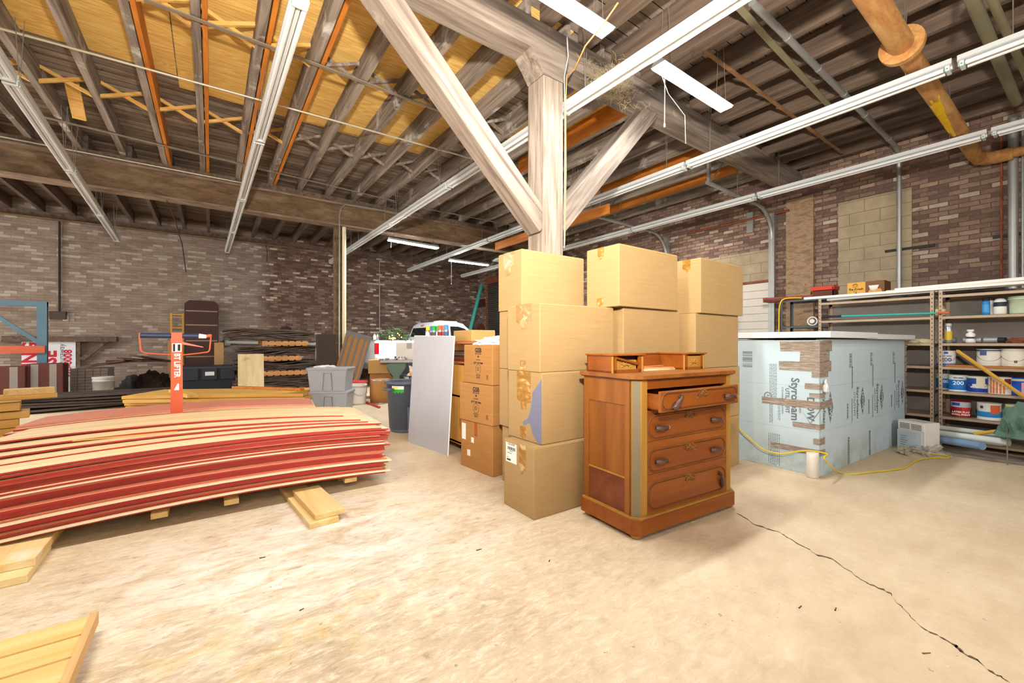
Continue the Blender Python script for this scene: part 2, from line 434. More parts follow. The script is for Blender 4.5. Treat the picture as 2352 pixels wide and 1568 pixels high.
# timber beam on the post, and the bolster block between them
struct('trim_1', MB().box(XL, 3.11, 4.04, XW, 3.36, ZJ), M_timber, 'grey timber beam resting on the wooden post', 'beam')
mb = MB()
PX, PY, PW = 2.62, 3.11, .255
mb.prism([(-.16, .0), (.415, .0), (.34, -.10), (.255, -.2), (0, -.2), (-.07, -.10)], PW, 0, Matrix(((1, 0, 0, PX), (0, 0, -1, PY+PW), (0, 1, 0, 4.04), (0, 0, 0, 1))))
struct('trim_2', mb, M_timber, 'tapered timber bolster block on top of the wooden post', 'bolster')
post = tag(MB().box(0, 0, 0, PW, PW, 3.84, ch=.012).build('timber_post', M_post), 'weathered grey square timber post rising behind the cardboard boxes', 'post'); post.location = (PX, PY, 0)
def brace(x0, z0, x1, z1, label):
    """square timber from the post up to the beam, in the plane of the beam"""
    a = Vector((x0, 0, z0)); b = Vector((x1, 0, z1)); L = (b-a).length; ang = math.atan2(z1-z0, x1-x0)
    o = MB().box(0, 0, -.105, L, .2, .105, ch=.008).build('knee_brace', M_timber); o.location = (x0, PY+.02, z0); o.rotation_euler = (0, -ang, 0)
    return tag(o, label, 'brace')
brace(2.66, 2.38, .85, 4.12, 'weathered timber knee brace leaning off the post toward the plywood side')
brace(2.84, 2.42, 4.42, 4.12, 'weathered timber knee brace leaning off the post toward the bright shop light')

# steel beam, its plate and column
mb = MB(); Yb = 9.5
mb.box(XL, Yb-.012, 3.76, XW, Yb+.012, 4.2).box(XL, Yb-.12, 3.73, XW, Yb+.12, 3.765, 1).box(XL, Yb-.1, 4.19, XW, Yb+.1, 4.225, 1)
mb.box(.95, Yb-.025, 3.78, 1.2, Yb-.012, 4.17)
struct('trim_3', mb, [M_steel, rust_mat('flange_steel_lit', ('5c5048', '8a7462', 'a08e7c'))], 'rusty steel I-beam crossing the room under the joists', 'beam')  # flanges get a lighter steel colour, standing in for light on their edges
struct('trim_4', MB().box(XL, Yb-.09, 4.225, XW, Yb+.09, ZJ), M_joistdk, 'wood plate lying on the steel beam', 'plate')
col = thing('steel_column', 'rusty brown steel column under the steel beam with pipes strapped to it', 'column', (2.22, 9.5, 0))
MB().box(-.08, -.08, 0, -.06, .08, 3.73).box(.06, -.08, 0, .08, .08, 3.73).box(-.06, -.01, 0, .06, .01, 3.73).box(-.12, -.12, 0, .12, .12, .015).build('shaft', M_steel, col)
M_galv = plain('a9aaa6', .4, .6, .15, 9); M_cream = plain('d8cfa8', .5)
tag(MB().tube([(.0, -.12, .0), (.0, -.12, 3.95), (.03, -.12, 4.1), (.12, -.12, 4.2), (.5, -.12, 4.22), (1.6, -.12, 4.22)], .014, 8).build('conduit', M_galv, col))
MB().cyl((.09, -.15, 0), (.09, -.15, 3.7), .04).build('pipe', M_cream, col)
# ledger and pipe along the top of the back wall
struct('trim_5', MB().box(XL, YW-.09, 4.2, XW, YW, ZJ), M_joistdk, 'dark wood ledger along the top of the back brick wall', 'ledger')
tag(MB().cyl((XL, YW-.2, 4.16), (2.1, YW-.2, 4.16), .03).build('wall_pipe', M_steel), 'dark rusty pipe running along the top of the back brick wall', 'pipe')

# right wall: masonry patches, doors, lintels
struct('trim_6', MB().box(XW-.03, 1.63, 1.6, XW, 2.56, 3.63), M_block, 'tan block infill in the right brick wall behind the galvanised pipe', 'infill')
struct('trim_7', MB().box(XW-.03, 3.64, 2.45, XW, 6.0, 3.05), M_block, 'tan block panel above the white overhead door', 'infill')
struct('trim_8', MB().box(XW-.05, 2.92, 0, XW, 3.36, 3.89), M_plaster, 'strip of rough flaking brick beside the block infill', 'infill')
mb = MB()
for y0, y1, z in ((-4, 5.2, 3.98), ): mb.box(XW-.012, y0, z, XW, y1, z+.12)
struct('trim_9', mb, rust_mat('lintel', ('3a2b24', '5c4234', '6f5140')), 'dark rusty lintel band along the top of the right brick wall', 'lintel')
M_doorw = plain('d9d2c6', .5, 0, .05)
dr = tag(bpy.data.objects.new('door_1', None), None, None, None, 'structure'); COL.objects.link(dr); dr.location = (XW-.06, 3.66, 0)
mb = MB()
for k in range(16): mb.box(.0, .0, k*.15+.004, .045, 2.15, k*.15+.15, ch=.006)
mb.build('door_panels', M_doorw, dr)
MB().box(-.01, -.02, 2.405, .05, 2.2, 2.45).build('door_lintel', M_rustred, dr)
M_roll = plain('5b524a', .6, .3, .15)
dr = tag(bpy.data.objects.new('door_2', None), None, None, None, 'structure'); COL.objects.link(dr); dr.location = (XW-.08, 10.2, 0)
mb = MB()
for k in range(46): mb.cyl((.04, 0, k*.076+.038), (.04, 3.55, k*.076+.038), .036, seg=8)
mb.build('door_slats', M_roll, dr)
MB().box(-.02, -.05, 3.5, .1, 3.65, 3.75).box(-.02, 3.55, 0, .06, 3.63, 3.5).build('door_frame', M_rustred, dr)
# overhead door tracks
def track(y, lab):
    t = thing('door_track', lab, 'track', (XW-.1, y, 0))
    pts = [(0, 0, 0), (0, 0, 3.2)] + [(-.56*(1-math.cos(a)), 0, 3.2+.56*math.sin(a)) for a in [i*math.pi/12 for i in range(1, 7)]] + [(-2.3, 0, 3.78)]
    mb = MB(); mb.tube(pts, .035, 6); mb.box(-.03, -.05, 0, .04, .05, 3.7).build('rail', M_galv, t)
    MB().box(-2.28, -.02, 3.8, -2.22, .02, ZJ).cyl((-2.2, 0, 3.8), (-1.7, 0, ZJ), .012, seg=6).build('hanger', M_galv, t)
track(3.58, 'galvanised overhead door track and post beside the white door'); track(5.86, 'galvanised overhead door track curving down behind the top cardboard boxes')
cords = plain('6e5f50', .8)

# crack in the slab
px = [(1690,1178),(1715,1190),(1733,1205),(1760,1213),(1790,1222),(1812,1236),(1850,1258),(1880,1275),(1912,1284),(1950,1310),(1972,1326),(2000,1342),(2022,1352),(2045,1362),(2060,1385),(2088,1410),(2110,1436),(2150,1457),(2180,1474),(2200,1486),(2212,1500),(2245,1515),(2270,1538),(2300,1555),(2330,1580),(2380,1620)]
cr = []
for i in range(len(px)-1):
    for k in range(4):
        a = at_z(*px[i]); b = at_z(*px[i+1]); p = a.lerp(b, k/4); cr.append(p + Vector((rnd.uniform(-.008, .008), rnd.uniform(-.008, .008), 0)))
v = []; f = []
for i, p in enumerate(cr):
    w = rnd.uniform(.002, .009); v += [(p.x-w, p.y-w*.6, .0012), (p.x+w, p.y+w*.6, .0012)]
    if i: f.append((2*i-2, 2*i-1, 2*i+1, 2*i))
struct('floor_crack', MB().add(v, f), plain('5e4c3a', .9))
# ------------------------------------------------------------------ things under the ceiling
M_enam = plain('c9cccc', .35, 0, .03, 8, .5); M_tube = plain('d9dcdc', .25, 0, .02, 8, .6); M_green = plain('2f9e5a', .5)
M_chain = plain('8a8378', .5, .5); M_wirew = plain('dcd8ce', .5)
def strip_light():
    L = 2.46
    t = thing('strip_light', 'unlit white twin tube strip light in the row', 'strip light')
    mb = MB()
    mb.prism([(-.056, .05), (-.056, .012), (-.062, 0), (-.018, -.004), (-.012, -.026), (.012, -.026), (.018, -.004), (.062, 0), (.056, .012), (.056, .05)][::-1], L, 0, Matrix(((1,0,0,0),(0,0,1,0),(0,1,0,0),(0,0,0,1))))
    mb.build('housing', M_enam, t)
    for sx in (-1, 1):
        MB().cyl((sx*.037, .05, -.024), (sx*.037, L-.05, -.024), .019, seg=12).build('tube', M_tube, t)
    for y in (.012, L-.04):
        o = MB().box(-.05, y, -.045, .05, y+.028, .0, ch=.003).build('socket', M_enam, t)
        MB().box(-.052, y+.01, -.03, -.05, y+.02, -.02).box(.05, y+.01, -.03, .052, y+.02, -.02).box(-.045, y+.028, -.04, -.03, y+.032, -.02).build('clip', M_green, o)
    for y in (.3, L-.3):
        MB().cyl((0, y, .05), (.03, y, .72), .0035, seg=6).cyl((0, y, .05), (-.03, y, .72), .0035, seg=6).build('hanger', M_chain, t)
    return t
proto = strip_light(); ZR = 3.60; used = False
rows = [((-1.47, 5.66), (-1.76, 13.16), 'outermost row, nearest the blue rack', 1), ((.50, 3.18), (.34, 13.16), 'row that starts over the stacked sheets', 1),
        ((2.945, .7), (2.86, 13.16), 'row passing beside the timber post', 0), ((5.14, -1.78), (5.26, 13.16), 'row above the tall cardboard boxes', -1), ((7.16, -1.78), (7.25, 13.16), 'row beside the right brick wall', -1)]
order = ['farthest segment', 'second segment from the far end', 'third segment from the far end', 'fourth segment from the far end', 'fifth segment from the far end', 'sixth segment from the far end']
for (xa, ya), (xb, yb), desc, k0 in rows:
    ys = [.7 + 2.492*k for k in range(k0, 5)]
    for n, y in enumerate(reversed(ys)):
        f = (y-ya)/(yb-ya); x = xa + (xb-xa)*f
        t = proto if not used else dup(proto)
        used = True; t.location = (x, y, ZR); t.rotation_euler = (0, 0, -math.atan2(xb-xa, yb-ya))
        t['label'] = 'unlit white twin tube strip light, %s of the %s' % (order[n], desc)
        t['label'] = ' '.join(t['label'].split()[:16]); t['group'] = 'rows of hanging strip lights'

M_led = emit('f4fbff', 92, 'led_diffuser')
M_led2 = emit('f4fbff', 190, 'led_diffuser_bright')
def shop_light(x, y, z, rz, lab, L=1.22, cord=0.0):
    t = thing('shop_light', lab, 'shop light', (x, y, z), rz, 'lit shop lights')
    mb = MB(); mb.prism([(-.03, .05), (-.075, .0), (-.07, -.004), (.07, -.004), (.075, .0), (.03, .05)][::-1], L, 0, Matrix(((0,0,1,0),(1,0,0,0),(0,1,0,0),(0,0,0,1))))
    mb.build('housing', M_enam, t)
    MB().box(.01, -.062, -.018, L-.01, .062, -.0045).build('diffuser', M_led2 if y > 5 else M_led, t)
    for xx in (.12, L-.12):
        MB().cyl((xx, -.05, .02), (xx, -.03, ZJ-z), .003, seg=6).cyl((xx, .05, .02), (xx, .03, ZJ-z), .003, seg=6).build('hanger', M_chain, t)
    if cord: MB().tube([(.03, -.05, .0), (.032, -.052, -cord*.5), (.03, -.05, -cord)], .0035, 6).cyl((.03, -.05, -cord), (.03, -.05, -cord-.03), .008, seg=8).build('pull_cord', M_wirew, t)
    return t
shop_light(3.28, 2.30, 3.75, 0, 'lit white shop light hanging right of the timber post by a nest of straw', cord=.55)
shop_light(1.40, 2.30, 3.75, 0, 'lit white shop light crossing above the top of the timber post')
shop_light(3.10, 8.85, 3.45, R(6), 'lit shop light hanging in front of the steel beam, nearer of the far pair', cord=.15)
shop_light(5.20, 10.1, 3.45, 0, 'lit shop light hanging above the parked white truck, with a long pull cord', cord=.62)
# unlit white hood seen over the box tops
t = thing('hanging_reflector', 'unlit white reflector hanging beside the orange plank above the box tops', 'reflector', (4.65, 5.7, 2.86), R(90))
MB().prism([(-.1, 0), (-.03, .06), (.03, .06), (.1, 0), (.09, -.004), (-.09, -.004)], 1.3, 0, Matrix(((0,0,1,0),(1,0,0,0),(0,1,0,0),(0,0,0,1)))).build('hood', M_enam, t)
MB().tube([(.12, 0, .06), (.13, .01, .2), (.11, 0, .32), (.14, .01, .55), (.12, 0, 1.46)], .006, 6).build('chain', M_wirew, t)
pl = tag(MB().box(-.02, 0, 0, .02, 3.3, .16).build('orange_plank', M_neworange), 'orange plank hanging on edge behind the timber post', 'plank'); pl.location = (4.05, 3.5, 2.95)
pl.location = (5.2, 4.55, 3.31); MB().cyl((0, .4, .15), (0, .4, 1.02), .004, seg=6).cyl((0, 2.9, .15), (0, 2.9, 1.02), .004, seg=6).build('hanger', M_chain, pl)

# cross bridging between the joists
def bridging(i, y, mat, lab, grp):
    x0, x1 = jx[i] + .03, jx[i+1] - .03
    t = thing('cross_bridging', lab, 'bridging', (x0, y, ZJ), 0, grp)
    w = x1 - x0; h = .2; L = math.hypot(w, h); a = math.atan2(h, w)
    MB().box(0, 0, -.02, L, .035, .018, M=Matrix.Translation((0, 0, .03)) @ Matrix.Rotation(-a, 4, 'Y')).build('strut', mat, t)
    MB().box(0, .04, -.02, L, .075, .018, M=Matrix.Translation((0, 0, .03+h)) @ Matrix.Rotation(a, 4, 'Y')).build('strut', mat, t)
    return t
for i in range(3, 15):
    x = jx[i]
    new = x < .7
    bridging(i, 7.35 if new else 7.25, M_newyel if new else M_joist, ('new yellow crossed struts' if new else 'old grey crossed struts') + ' between two joists, far line of bridging', 'far line of cross bridging')
for i in range(6, 15):
    x = jx[i]; new = x < .7
    bridging(i, 5.1, M_newyel if new else M_joist, ('new yellow crossed struts' if new else 'old grey crossed struts') + ' between two joists, near line of bridging', 'near line of cross bridging')
for i in range(1):
    o = MB().box(0, 0, 0, .14, .04, .9).build('scrap_board', M_newyel); o.location = (-1.56, 8.25, 4.34); o.rotation_euler = (R(72), 0, R(4)); o.scale = (1, 1, .75); tag(o, 'short pale scrap board lying up between joists near the steel beam', 'board')

# flat bars, conduits and pipes under the joists
def line_z(name, p0, p1, z, r, mat, lab, cat, flat=False, ext=0.0):
    a = at_z(*p0, z); b = at_z(*p1, z); d = (b-a).normalized(); a = a - d*ext; b = b + d*ext
    mb = MB()
    if flat:
        w = Vector((-d.y, d.x, 0))*r; h = Vector((0, 0, .012))
        mb.hexa([a-w, b-w, b+w, a+w, a-w+h, b-w+h, b+w+h, a+w+h])
    else: mb.cyl(a, b, r, seg=12)
    c = (a+b)/2
    return tag(mb.build(name, mat, None, c), lab, cat)
M_flatbar = plain('8d8170', .6, .3)
line_z('flat_bar', (330, 0), (1060, 275), 4.305, .022, M_flatbar, 'grey flat bar under the joists, near the camera above the plywood', 'bar', True)
line_z('flat_bar', (100, 270), (905, 462), 4.305, .022, M_flatbar, 'grey flat bar under the joists just before the steel beam', 'bar', True)
M_emt = plain('c4bca4', .4, .5)
line_z('conduit', (0, 65), (1062, 358), 4.29, .013, M_emt, 'thin metal conduit crossing under the joists ahead of the far bridging', 'conduit', ext=.2)
line_z('conduit', (0, 313), (905, 487), 4.26, .013, M_emt, 'thin metal conduit running along the top of the steel beam', 'conduit', ext=.2)
line_z('flat_bar', (925, 470), (1190, 520), 4.28, .02, M_flatbar, 'dark flat bar with short hooks under the far joists', 'bar', True)
M_olive = plain('8a8468', .55, .2)
line_z('angle_bar', (1690, 10), (1905, 245), 4.28, .03, M_olive, 'greenish flat bar crossing the near joists beside the round pipe', 'bar', True, .3)
line_z('angle_bar', (1618, 118), (1935, 352), 4.27, .022, rust_mat('bar_rust', ('6a4a34', '8c6644', '9a7a5a')), 'rusty bar under the near joists ending in a dark knob', 'bar', True)
a = at_z(1745, -6, 4.24); b = at_z(2040, 318, 4.24); a.y = b.y = 1.76
mb = MB().tube([a, Vector((5.2, 1.76, 4.24)), Vector((8.45, 1.76, 4.24)), Vector((8.6, 1.76, 4.2)), Vector((8.68, 1.76, 4.08)), Vector((8.7, 1.76, 3.9)), Vector((8.7, 1.76, 1.2))], .032, 12)
for x in (4.6, 5.4, 6.2, 7.0, 8.1): mb.cyl((x, 1.76, 4.24), (x+.05, 1.76, 4.24), .037, seg=12)
o = tag(mb.build('pipe', M_galv, None, (8.7, 1.76, 1.2)), 'long grey pipe crossing the near ceiling and dropping past the tan block infill', 'pipe')
# wide rusty pipe with a flange
t = thing('sprinkler_main', 'wide rusty orange pipe with a flange crossing the near ceiling', 'pipe', (3.6, .95, 3.76))
a = Vector((0, 0, 0))
mb = MB().tube([(0, 0, 0), (1.18, 0, 0)], .085, 24).tube([(1.18, 0, 0), (4.6, -.03, -.02), (4.86, -.05, -.03)], .078, 24)
mb.tube([(4.84, -.05, -.03), (4.94, -.1, -.03), (4.98, -.2, -.03), (4.98, -.34, -.03)], .085, 24).tube([(4.98, -.3, -.03), (4.98, -2.6, -.03)], .062, 20)
mb.build('pipe_run', M_steel2, t)
MB().cyl((1.15, 0, 0), (1.175, 0, 0), .15, seg=28).cyl((1.18, 0, 0), (1.205, 0, 0), .15, seg=28).build('flange', M_steel2, t)
M_yellow = plain('e2b51c', .6, 0, .35, 14)
mb = MB()
for k in range(7):
    a0 = R(195 + 14*k); x0 = 2.35 + .08*math.sin(k*2.3); x1 = 3.45 + .12*math.sin(k*1.7)
    v = []
    for x in (x0, x1):
        for a in (a0, a0 + R(14.5)): v.append((x, .0795*math.cos(a), .0795*math.sin(a)-.013))
    mb.add(v, [(0, 1, 3, 2)], 0, True)
mb.build('yellow_paint', M_yellow, t)
# vertical pipes by the shelves
for (px_, r, z0, z1, m, lab, dx) in ((2327, .048, .8, 4.25, M_galv, 'thick grey riser pipe on the right brick wall behind the shelves', .1), (2349, .014, .8, 4.25, M_galv, 'thin bright conduit beside the thick grey riser pipe', .1), (2300, .012, 2.0, 4.1, M_rustred, 'thin rusty conduit left of the thick grey riser pipe', .06)):
    p = at_x(px_, 600, XW-dx)
    mb = MB().cyl((0, 0, z0), (0, 0, z1), r, seg=14); o = tag(mb.build('riser_pipe', m), lab, 'pipe'); o.location = (p.x, p.y, 0)
def chan(p0, p1, lab):
    a = at_x(*p0, XW-.03); b = at_x(*p1, XW-.03)
    o = MB().box(-.015, 0, -.02, .015, (b-a).length, .02).build('strut_channel', plain('33302c', .5, .5)); o.location = b; tag(o, lab, 'channel', None); o.location.z = (a.z+b.z)/2
chan((2033, 577), (2147, 563), 'short dark strut channel fixed across the grey pipe on the brick'); chan((2280, 545), (2350, 535), 'short dark strut channel behind the thick riser pipe')
a = at_x(1583, 535, XW-.08); b = at_x(1812, 483, XW-.08)
tag(MB().cyl(a, b, .022, seg=10).build('rusty_rod', M_rustred, None, a), 'rusty red pipe along the right wall above the overhead door', 'pipe')
o = MB().box(-.02, -.06, -.4, .02, .06, 0).build('galvanised_strip', M_galv); p = at_x(1723, 488, XW-.06); o.location = p; tag(o, 'short galvanised strip hanging on the right wall over the overhead door', 'strip')
# back wall conduit, meter box
p = at_y(137, 475, YW-.05)
t = thing('electric_box', 'dark metal electric box on the back wall at the foot of a long conduit', 'electric box', (p.x, YW-.006, at_y(131, 724, YW).z))
zb = at_y(131, 733, YW).z - t.location.z; zt = at_y(131, 715, YW).z - t.location.z
MB().box(-.16, -.12, zb, .12, 0, zt, ch=.01).build('box', plain('4a4038', .6), t)
MB().cyl((.0, -.06, zt), (.0, -.06, 4.15-t.location.z), .022, seg=8).build('conduit', M_dark, t)
o = MB().box(-.05, -.04, -.07, .05, 0, .07, ch=.006).build('light_switch', plain('c2b79c', .5)); p = at_y(152, 731, YW); o.location = (p.x, YW-.006, p.z); tag(o, 'small beige switch plate beside the dark electric box', 'switch')
p = at_y(872, 700, YW-.05); tag(MB().cyl((0, 0, 0), (0, 0, 2.9), .012, seg=8).build('wall_conduit', M_galv), 'thin pale conduit running up the back brick wall behind the truck', 'conduit').location = (p.x, YW-.04, 1.2)
# loose wires
def wire(pts, r, mat, lab, name='hanging_wire'):
    o = MB().tube(pts, r, 5).build(name, mat, None, pts[0]); return tag(o, lab, 'wire')
M_wired = plain('3a2c26', .7); M_wireo = plain('c98c4c', .6)
wire([at_d(382, 458, 7.34), at_d(400, 500, 7.4), at_d(418, 560, 7.45), at_d(427, 625, 7.5)], .009, M_wired, 'dark wire dangling from the steel beam in front of the back wall')
wire([at_d(608, 548, 12.5), at_d(614, 580, 12.55), at_d(612, 610, 12.7), at_d(600, 650, 12.8)], .01, M_wired, 'thin dark wire dangling over the edge of the whitewash')
wire([at_d(1420, 6, 2.9), at_d(1390, 50, 3.0), at_d(1345, 105, 3.3), at_d(1320, 160, 3.55), at_d(1302, 172, 3.85), at_d(1299, 240, 3.92), at_d(1300, 400, 3.95), at_d(1297, 560, 3.98)], .006, M_wireo, 'thin orange wire looping down the right edge of the timber post')
wire([at_d(1302, 75, 3.8), at_d(1305, 130, 3.85), at_d(1296, 175, 3.95), at_d(1298, 300, 3.97), at_d(1296, 570, 3.98)], .008, plain('8d8c88', .5, .3), 'grey cable running down the right edge of the timber post')
wire([at_d(1512, 152, 3.8), at_d(1535, 215, 3.8), at_d(1573, 265, 3.85), at_d(1575, 330, 3.85)], .003, M_wirew, 'thin pale wire hanging under the bright shop light', )
# straw nest on the beam
mb = MB(); rn = random.Random(3)
c0 = Vector((3.5, 3.0, 4.02))
for i in range(420):
    p = c0 + Vector((rn.gauss(0, .19), rn.gauss(0, .06), rn.gauss(0, .09))); d = Vector((rn.uniform(-1, 1), rn.uniform(-1, 1), rn.uniform(-1, .6))).normalized()*rn.uniform(.04, .12)
    q = p + d*.5 + Vector((rn.uniform(-.02, .02), rn.uniform(-.02, .02), rn.uniform(-.03, .02)))
    mb.tube([p, q, p + d], .0018, 3, cap=False)
tag(mb.build('straw_nest', plain('b9a67c', .9), None, c0), 'tangled bird nest of straw on the beam above the knee brace', 'nest', None, 'stuff')
# green and rusty rods at the upper right
for (p0, p1, z, r, m, lab) in (((2225, -20), (2335, 235), 4.0, .045, M_olive, 'thick greenish pipe sloping down to the riser in the near corner'), ((2265, -30), (2372, 205), 3.9, .028, M_olive, 'thinner greenish pipe beside the thick one in the near corner')):
    a = at_z(*p0, z); b = at_z(*p1, z); tag(MB().cyl(a, b, r, seg=12).build('ceiling_pipe', m, None, a), lab, 'pipe')
a = at_z(2190, -20, 3.9); tag(MB().tube([(0,0,0), (.02, 0, -.3), (.0, .02, -.62)], .014, 8).build('drop_cable', M_galv), 'pale cable dropping behind the strip light in the near right corner', 'cable').location = (4.3, .55, 4.3)
# ------------------------------------------------------------------ cardboard boxes
def cardboard(c1, c2, name):
    t = NT(name, .75, 0, .2); v = t.co(rand=True)
    n = t.noise(t.co((2, 2, 60), rand=True), 2, 3); m = t.noise(v, 2.5, 5, .6)
    c = t.mix(m, c1, c2); c = t.mix(t.math('MULTIPLY', n, .18), c, 'f0d8a8'); t.col(c); t.bump(n, .06, .001); return t.m
M_card = cardboard('98794c', 'a8885a', 'tan_cardboard'); M_card2 = cardboard('9a642a', 'ac7434', 'brown_cardboard'); M_card3 = cardboard('b58a4c', 'c89c5c', 'yellow_cardboard')
M_tape = NT('clear_brown_tape', .18, 0, .6)
def _tp():
    t = M_tape; n = t.noise(t.co((5, 5, 8), (0, .5, .4), rand=True), 2.2, 3, .55, 1.0)
    t.col(t.ramp(n, [(.35, '8f6526'), (.55, 'a87a3a'), (.68, 'cdb282')])); t.bump(n, .15, .002); return t.m
M_tape = _tp()
M_ink = plain('2a2522', .6, 0, .1); M_paper = plain('eceae2', .6, 0, .05); M_inkg = plain('6a7478', .7, 0, .08)
def basis(xd, n):
    xd = Vector(xd).normalized(); n = Vector(n).normalized(); yd = n.cross(xd)
    return Matrix((xd, yd, n)).transposed().to_euler()
def flat_poly(pts, depth, xd, n, loc):
    """thin slab (a strip of tape, a label) with outline pts in the face's own axes"""
    M = Matrix.Translation(loc) @ basis(xd, n).to_matrix().to_4x4()
    return MB().prism(pts, depth, 0, M)
def carton(loc, W, D, H, mat, label, group, rz=0.0, tapes=(), open_seam=True, name='cardboard_box'):
    t = thing(name, label, 'box', loc, rz, group)
    mb = MB().box(0, 0, 0, W, D, H-.004, ch=.006)
    mb.box(.004, .004, H-.005, W-.004, D/2-.002, H, ).box(.004, D/2+.002, H-.005, W-.004, D-.004, H)
    mb.build('body', mat, t)
    for (face, u, top, w, h, rag) in tapes:      # u along the face from its left edge seen from outside
        pts = [(-w/2, 0), (-w/2, -h*(1-rag)), (-w/4, -h*(.8)), (-w/6, -h), (w/6, -h*.97), (w/5, -h*(1-rag*.7)), (w/2, -h*(1-rag*.9)), (w/2, 0)]
        if face == 'L': o = flat_poly(pts, .0008, (0, -1, 0), (-1, 0, 0), (-.0002, D-u, top))
        else: o = flat_poly(pts, .0008, (1, 0, 0), (0, -1, 0), (u, -.0002, top))
        o.build('tape', M_tape, t)
    return t
g = 'tall tan boxes stacked in front of the post'
def T(u, top, w=.075, h=.17, rag=.35): return ('L', u, top, w, h, rag)
bA1 = carton((1.815, 2.262, 0), .76, .375, .50, M_card, 'tan box with a white shipping label, on the floor left of the dresser', g, R(-1), [T(.24, .5, .08, .22, .2)])
bA2 = carton((1.905, 2.285, .502), .78, .41, .515, M_card, 'tan box smeared with blue-grey paint, on top of the box with the white label', g, 0, [T(.20, .515, .17, .29, .25), T(.19, .1, .07, .1, .2)])
bA3 = carton((1.90, 2.30, 1.018), .785, .40, .50, M_card, 'tan box with a wide tape patch, topmost above the paint-smeared box', g, 0, [T(.21, .5, .19, .19, .35), T(.2, .08, .07, .08, .2)])
bB = [carton((2.085 + dx, 2.745, z), .72, .345, h, M_card, lab, g, 0, tp) for dx, z, h, lab, tp in (
    (.03, .0, .50, 'tan box on the floor, bottom of the stack behind the paint-smeared box', [T(.22, .5, .05, .12)]),
    (.0, .502, .50, 'tan box second from the floor behind the paint-smeared box', [T(.20, .5, .05, .16), T(.22, .12, .05, .11, .1)]),
    (.0, 1.004, .50, 'tan box third from the floor, with a crumpled strip of tape low on its side', [T(.17, .5, .05, .13), T(.20, .2, .09, .18, .2)]),
    (-.01, 1.506, .50, 'tan box with a torn tape patch, topmost of the stack nearest the post', [T(.16, .5, .16, .20, .5)]))]
bC = [carton((x, y, z), .80, .355, h, M_card, lab, g, 0, tp) for x, y, z, h, lab, tp in (
    (2.74, 2.25, 0, .50, 'tan box on the floor in the middle stack behind the dresser', ()),
    (2.73, 2.25, .502, .50, 'tan box second from the floor in the middle stack behind the dresser', ()),
    (2.735, 2.24, 1.004, .515, 'tan box whose front rises right behind the dresser top, middle stack', ()),
    (2.635, 2.20, 1.523, .50, 'tan box topmost of the middle stack, tallest against the brick', [T(.16, .5, .07, .1, .3), T(.15, .08, .07, .07, .2)]))]
bD = [carton((x, y, z), .78, .36, h, M_card, lab, g, 0, tp) for x, y, z, h, lab, tp in (
    (3.56, 2.09, 0, .50, 'tan box on the floor in the stack beside the blue foam enclosure', ()),
    (3.57, 2.09, .502, .49, 'tan box second from the floor beside the blue foam enclosure', ()),
    (3.56, 2.10, .994, .505, 'tan box second from the top beside the blue foam enclosure', [T(.05, .5, .05, .14, .1)]),
    (3.585, 2.065, 1.501, .50, 'tan box topmost of the stack beside the blue foam enclosure', [T(.22, .5, .08, .12, .3)]))]
for i, t in enumerate(bC + bD):
    if i in (0, 1, 4, 5): t['label'] = t['label']
# paint smear
sm = [(0, .975), (.05, .92), (.085, .885), (.108, .86), (.112, .80), (.125, .75), (.133, .715), (.15, .685), (.165, .665), (.20, .652), (.222, .632), (.215, .612), (.185, .615), (.15, .64), (.132, .632), (.118, .60), (.10, .56), (.085, .545), (.06, .52), (.028, .508), (0, .505)]
mb = flat_poly([(.41-u_, z_-.502) for u_, z_ in sm], .0006, (0, -1, 0), (-1, 0, 0), (-.0004, .41, 0))
mb.build('paint_smear', plain('77798f', .6, 0, .15, 25), bA2)['label'] = 'blue-grey brushed paint'
# shipping label on the lowest box
lb = flat_poly([(0, 0), (.14, 0), (.14, .145), (0, .145)], .0008, (0, -1, 0), (-1, 0, 0), (-.0008, .345, .335)).build('shipping_label', M_paper, bA1)
for s, sz, yy, zz in (('1203-0359', .022, .07, .135), ('7300 BOX 20', .008, .07, .085), ('Pallet Products', .010, .05, .07), ('QTY 1', .009, .03, .035)):
    text('lettering', s, sz, M_ink, lb, (-.0018, .345-yy, .335+zz), basis((0, -1, 0), (-1, 0, 0)))
mb = MB()
for k in range(22):
    if k % 5 != 3: mb.box(-.0024, .32-k*.0045, .335+.093, -.0014, .32-k*.0045-.0025, .335+.117)
for k in range(14): mb.box(-.0024, .33-k*.0035, .335+.012, -.0014, .33-k*.0035-.002, .335+.025)
mb.build('barcode', M_ink, lb)

g = 'brown boxes stacked beside the cabinet'
def gsb(loc, W, D, H, lab, rz, printed=True):
    t = carton(loc, W, D, H, M_card2, lab, g, rz, (), name='cardboard_box')
    if printed:
        nm, L = (-1, 0, 0), basis((0, -1, 0), (-1, 0, 0)); c = D*.52
        for s, sz, z, b in (('GSB', .062, .85, .0015), ('HEAVY CARTONS', .013, .765, 0), ('10', .026, .69, .001), ('Product Supplies', .011, .615, 0), ('QTY: 20 Units', .027, .53, .0006), ('D', .05, .37, 0), ('THIS CARTON IS', .011, .22, 0), ('100% recyclable', .009, .18, 0), ('handle with care', .009, .15, 0)):
            text('lettering', s, sz, M_ink, t, (-.0008, D-c, H*z), L, bold=b)
        ring = MB()
        pts = [(0, math.cos(a)*.045, math.sin(a)*.045) for a in [i*math.pi/12 for i in range(25)]]
        ring.tube([(-.0006, D-c+y, H*.37+z) for _, y, z in pts], .0015, 4, cap=False).build('recycling_ring', M_ink, t)
        MB().box(-.001, .07, H*.14, 0, .10, H*.25).build('code_patch', plain('8a5a26', .7), t)
    return t
g1 = gsb((2.085, 3.20, 0), .42, .53, .465, 'scuffed brown box with small white stickers, bottom of the printed stack', R(4), False)
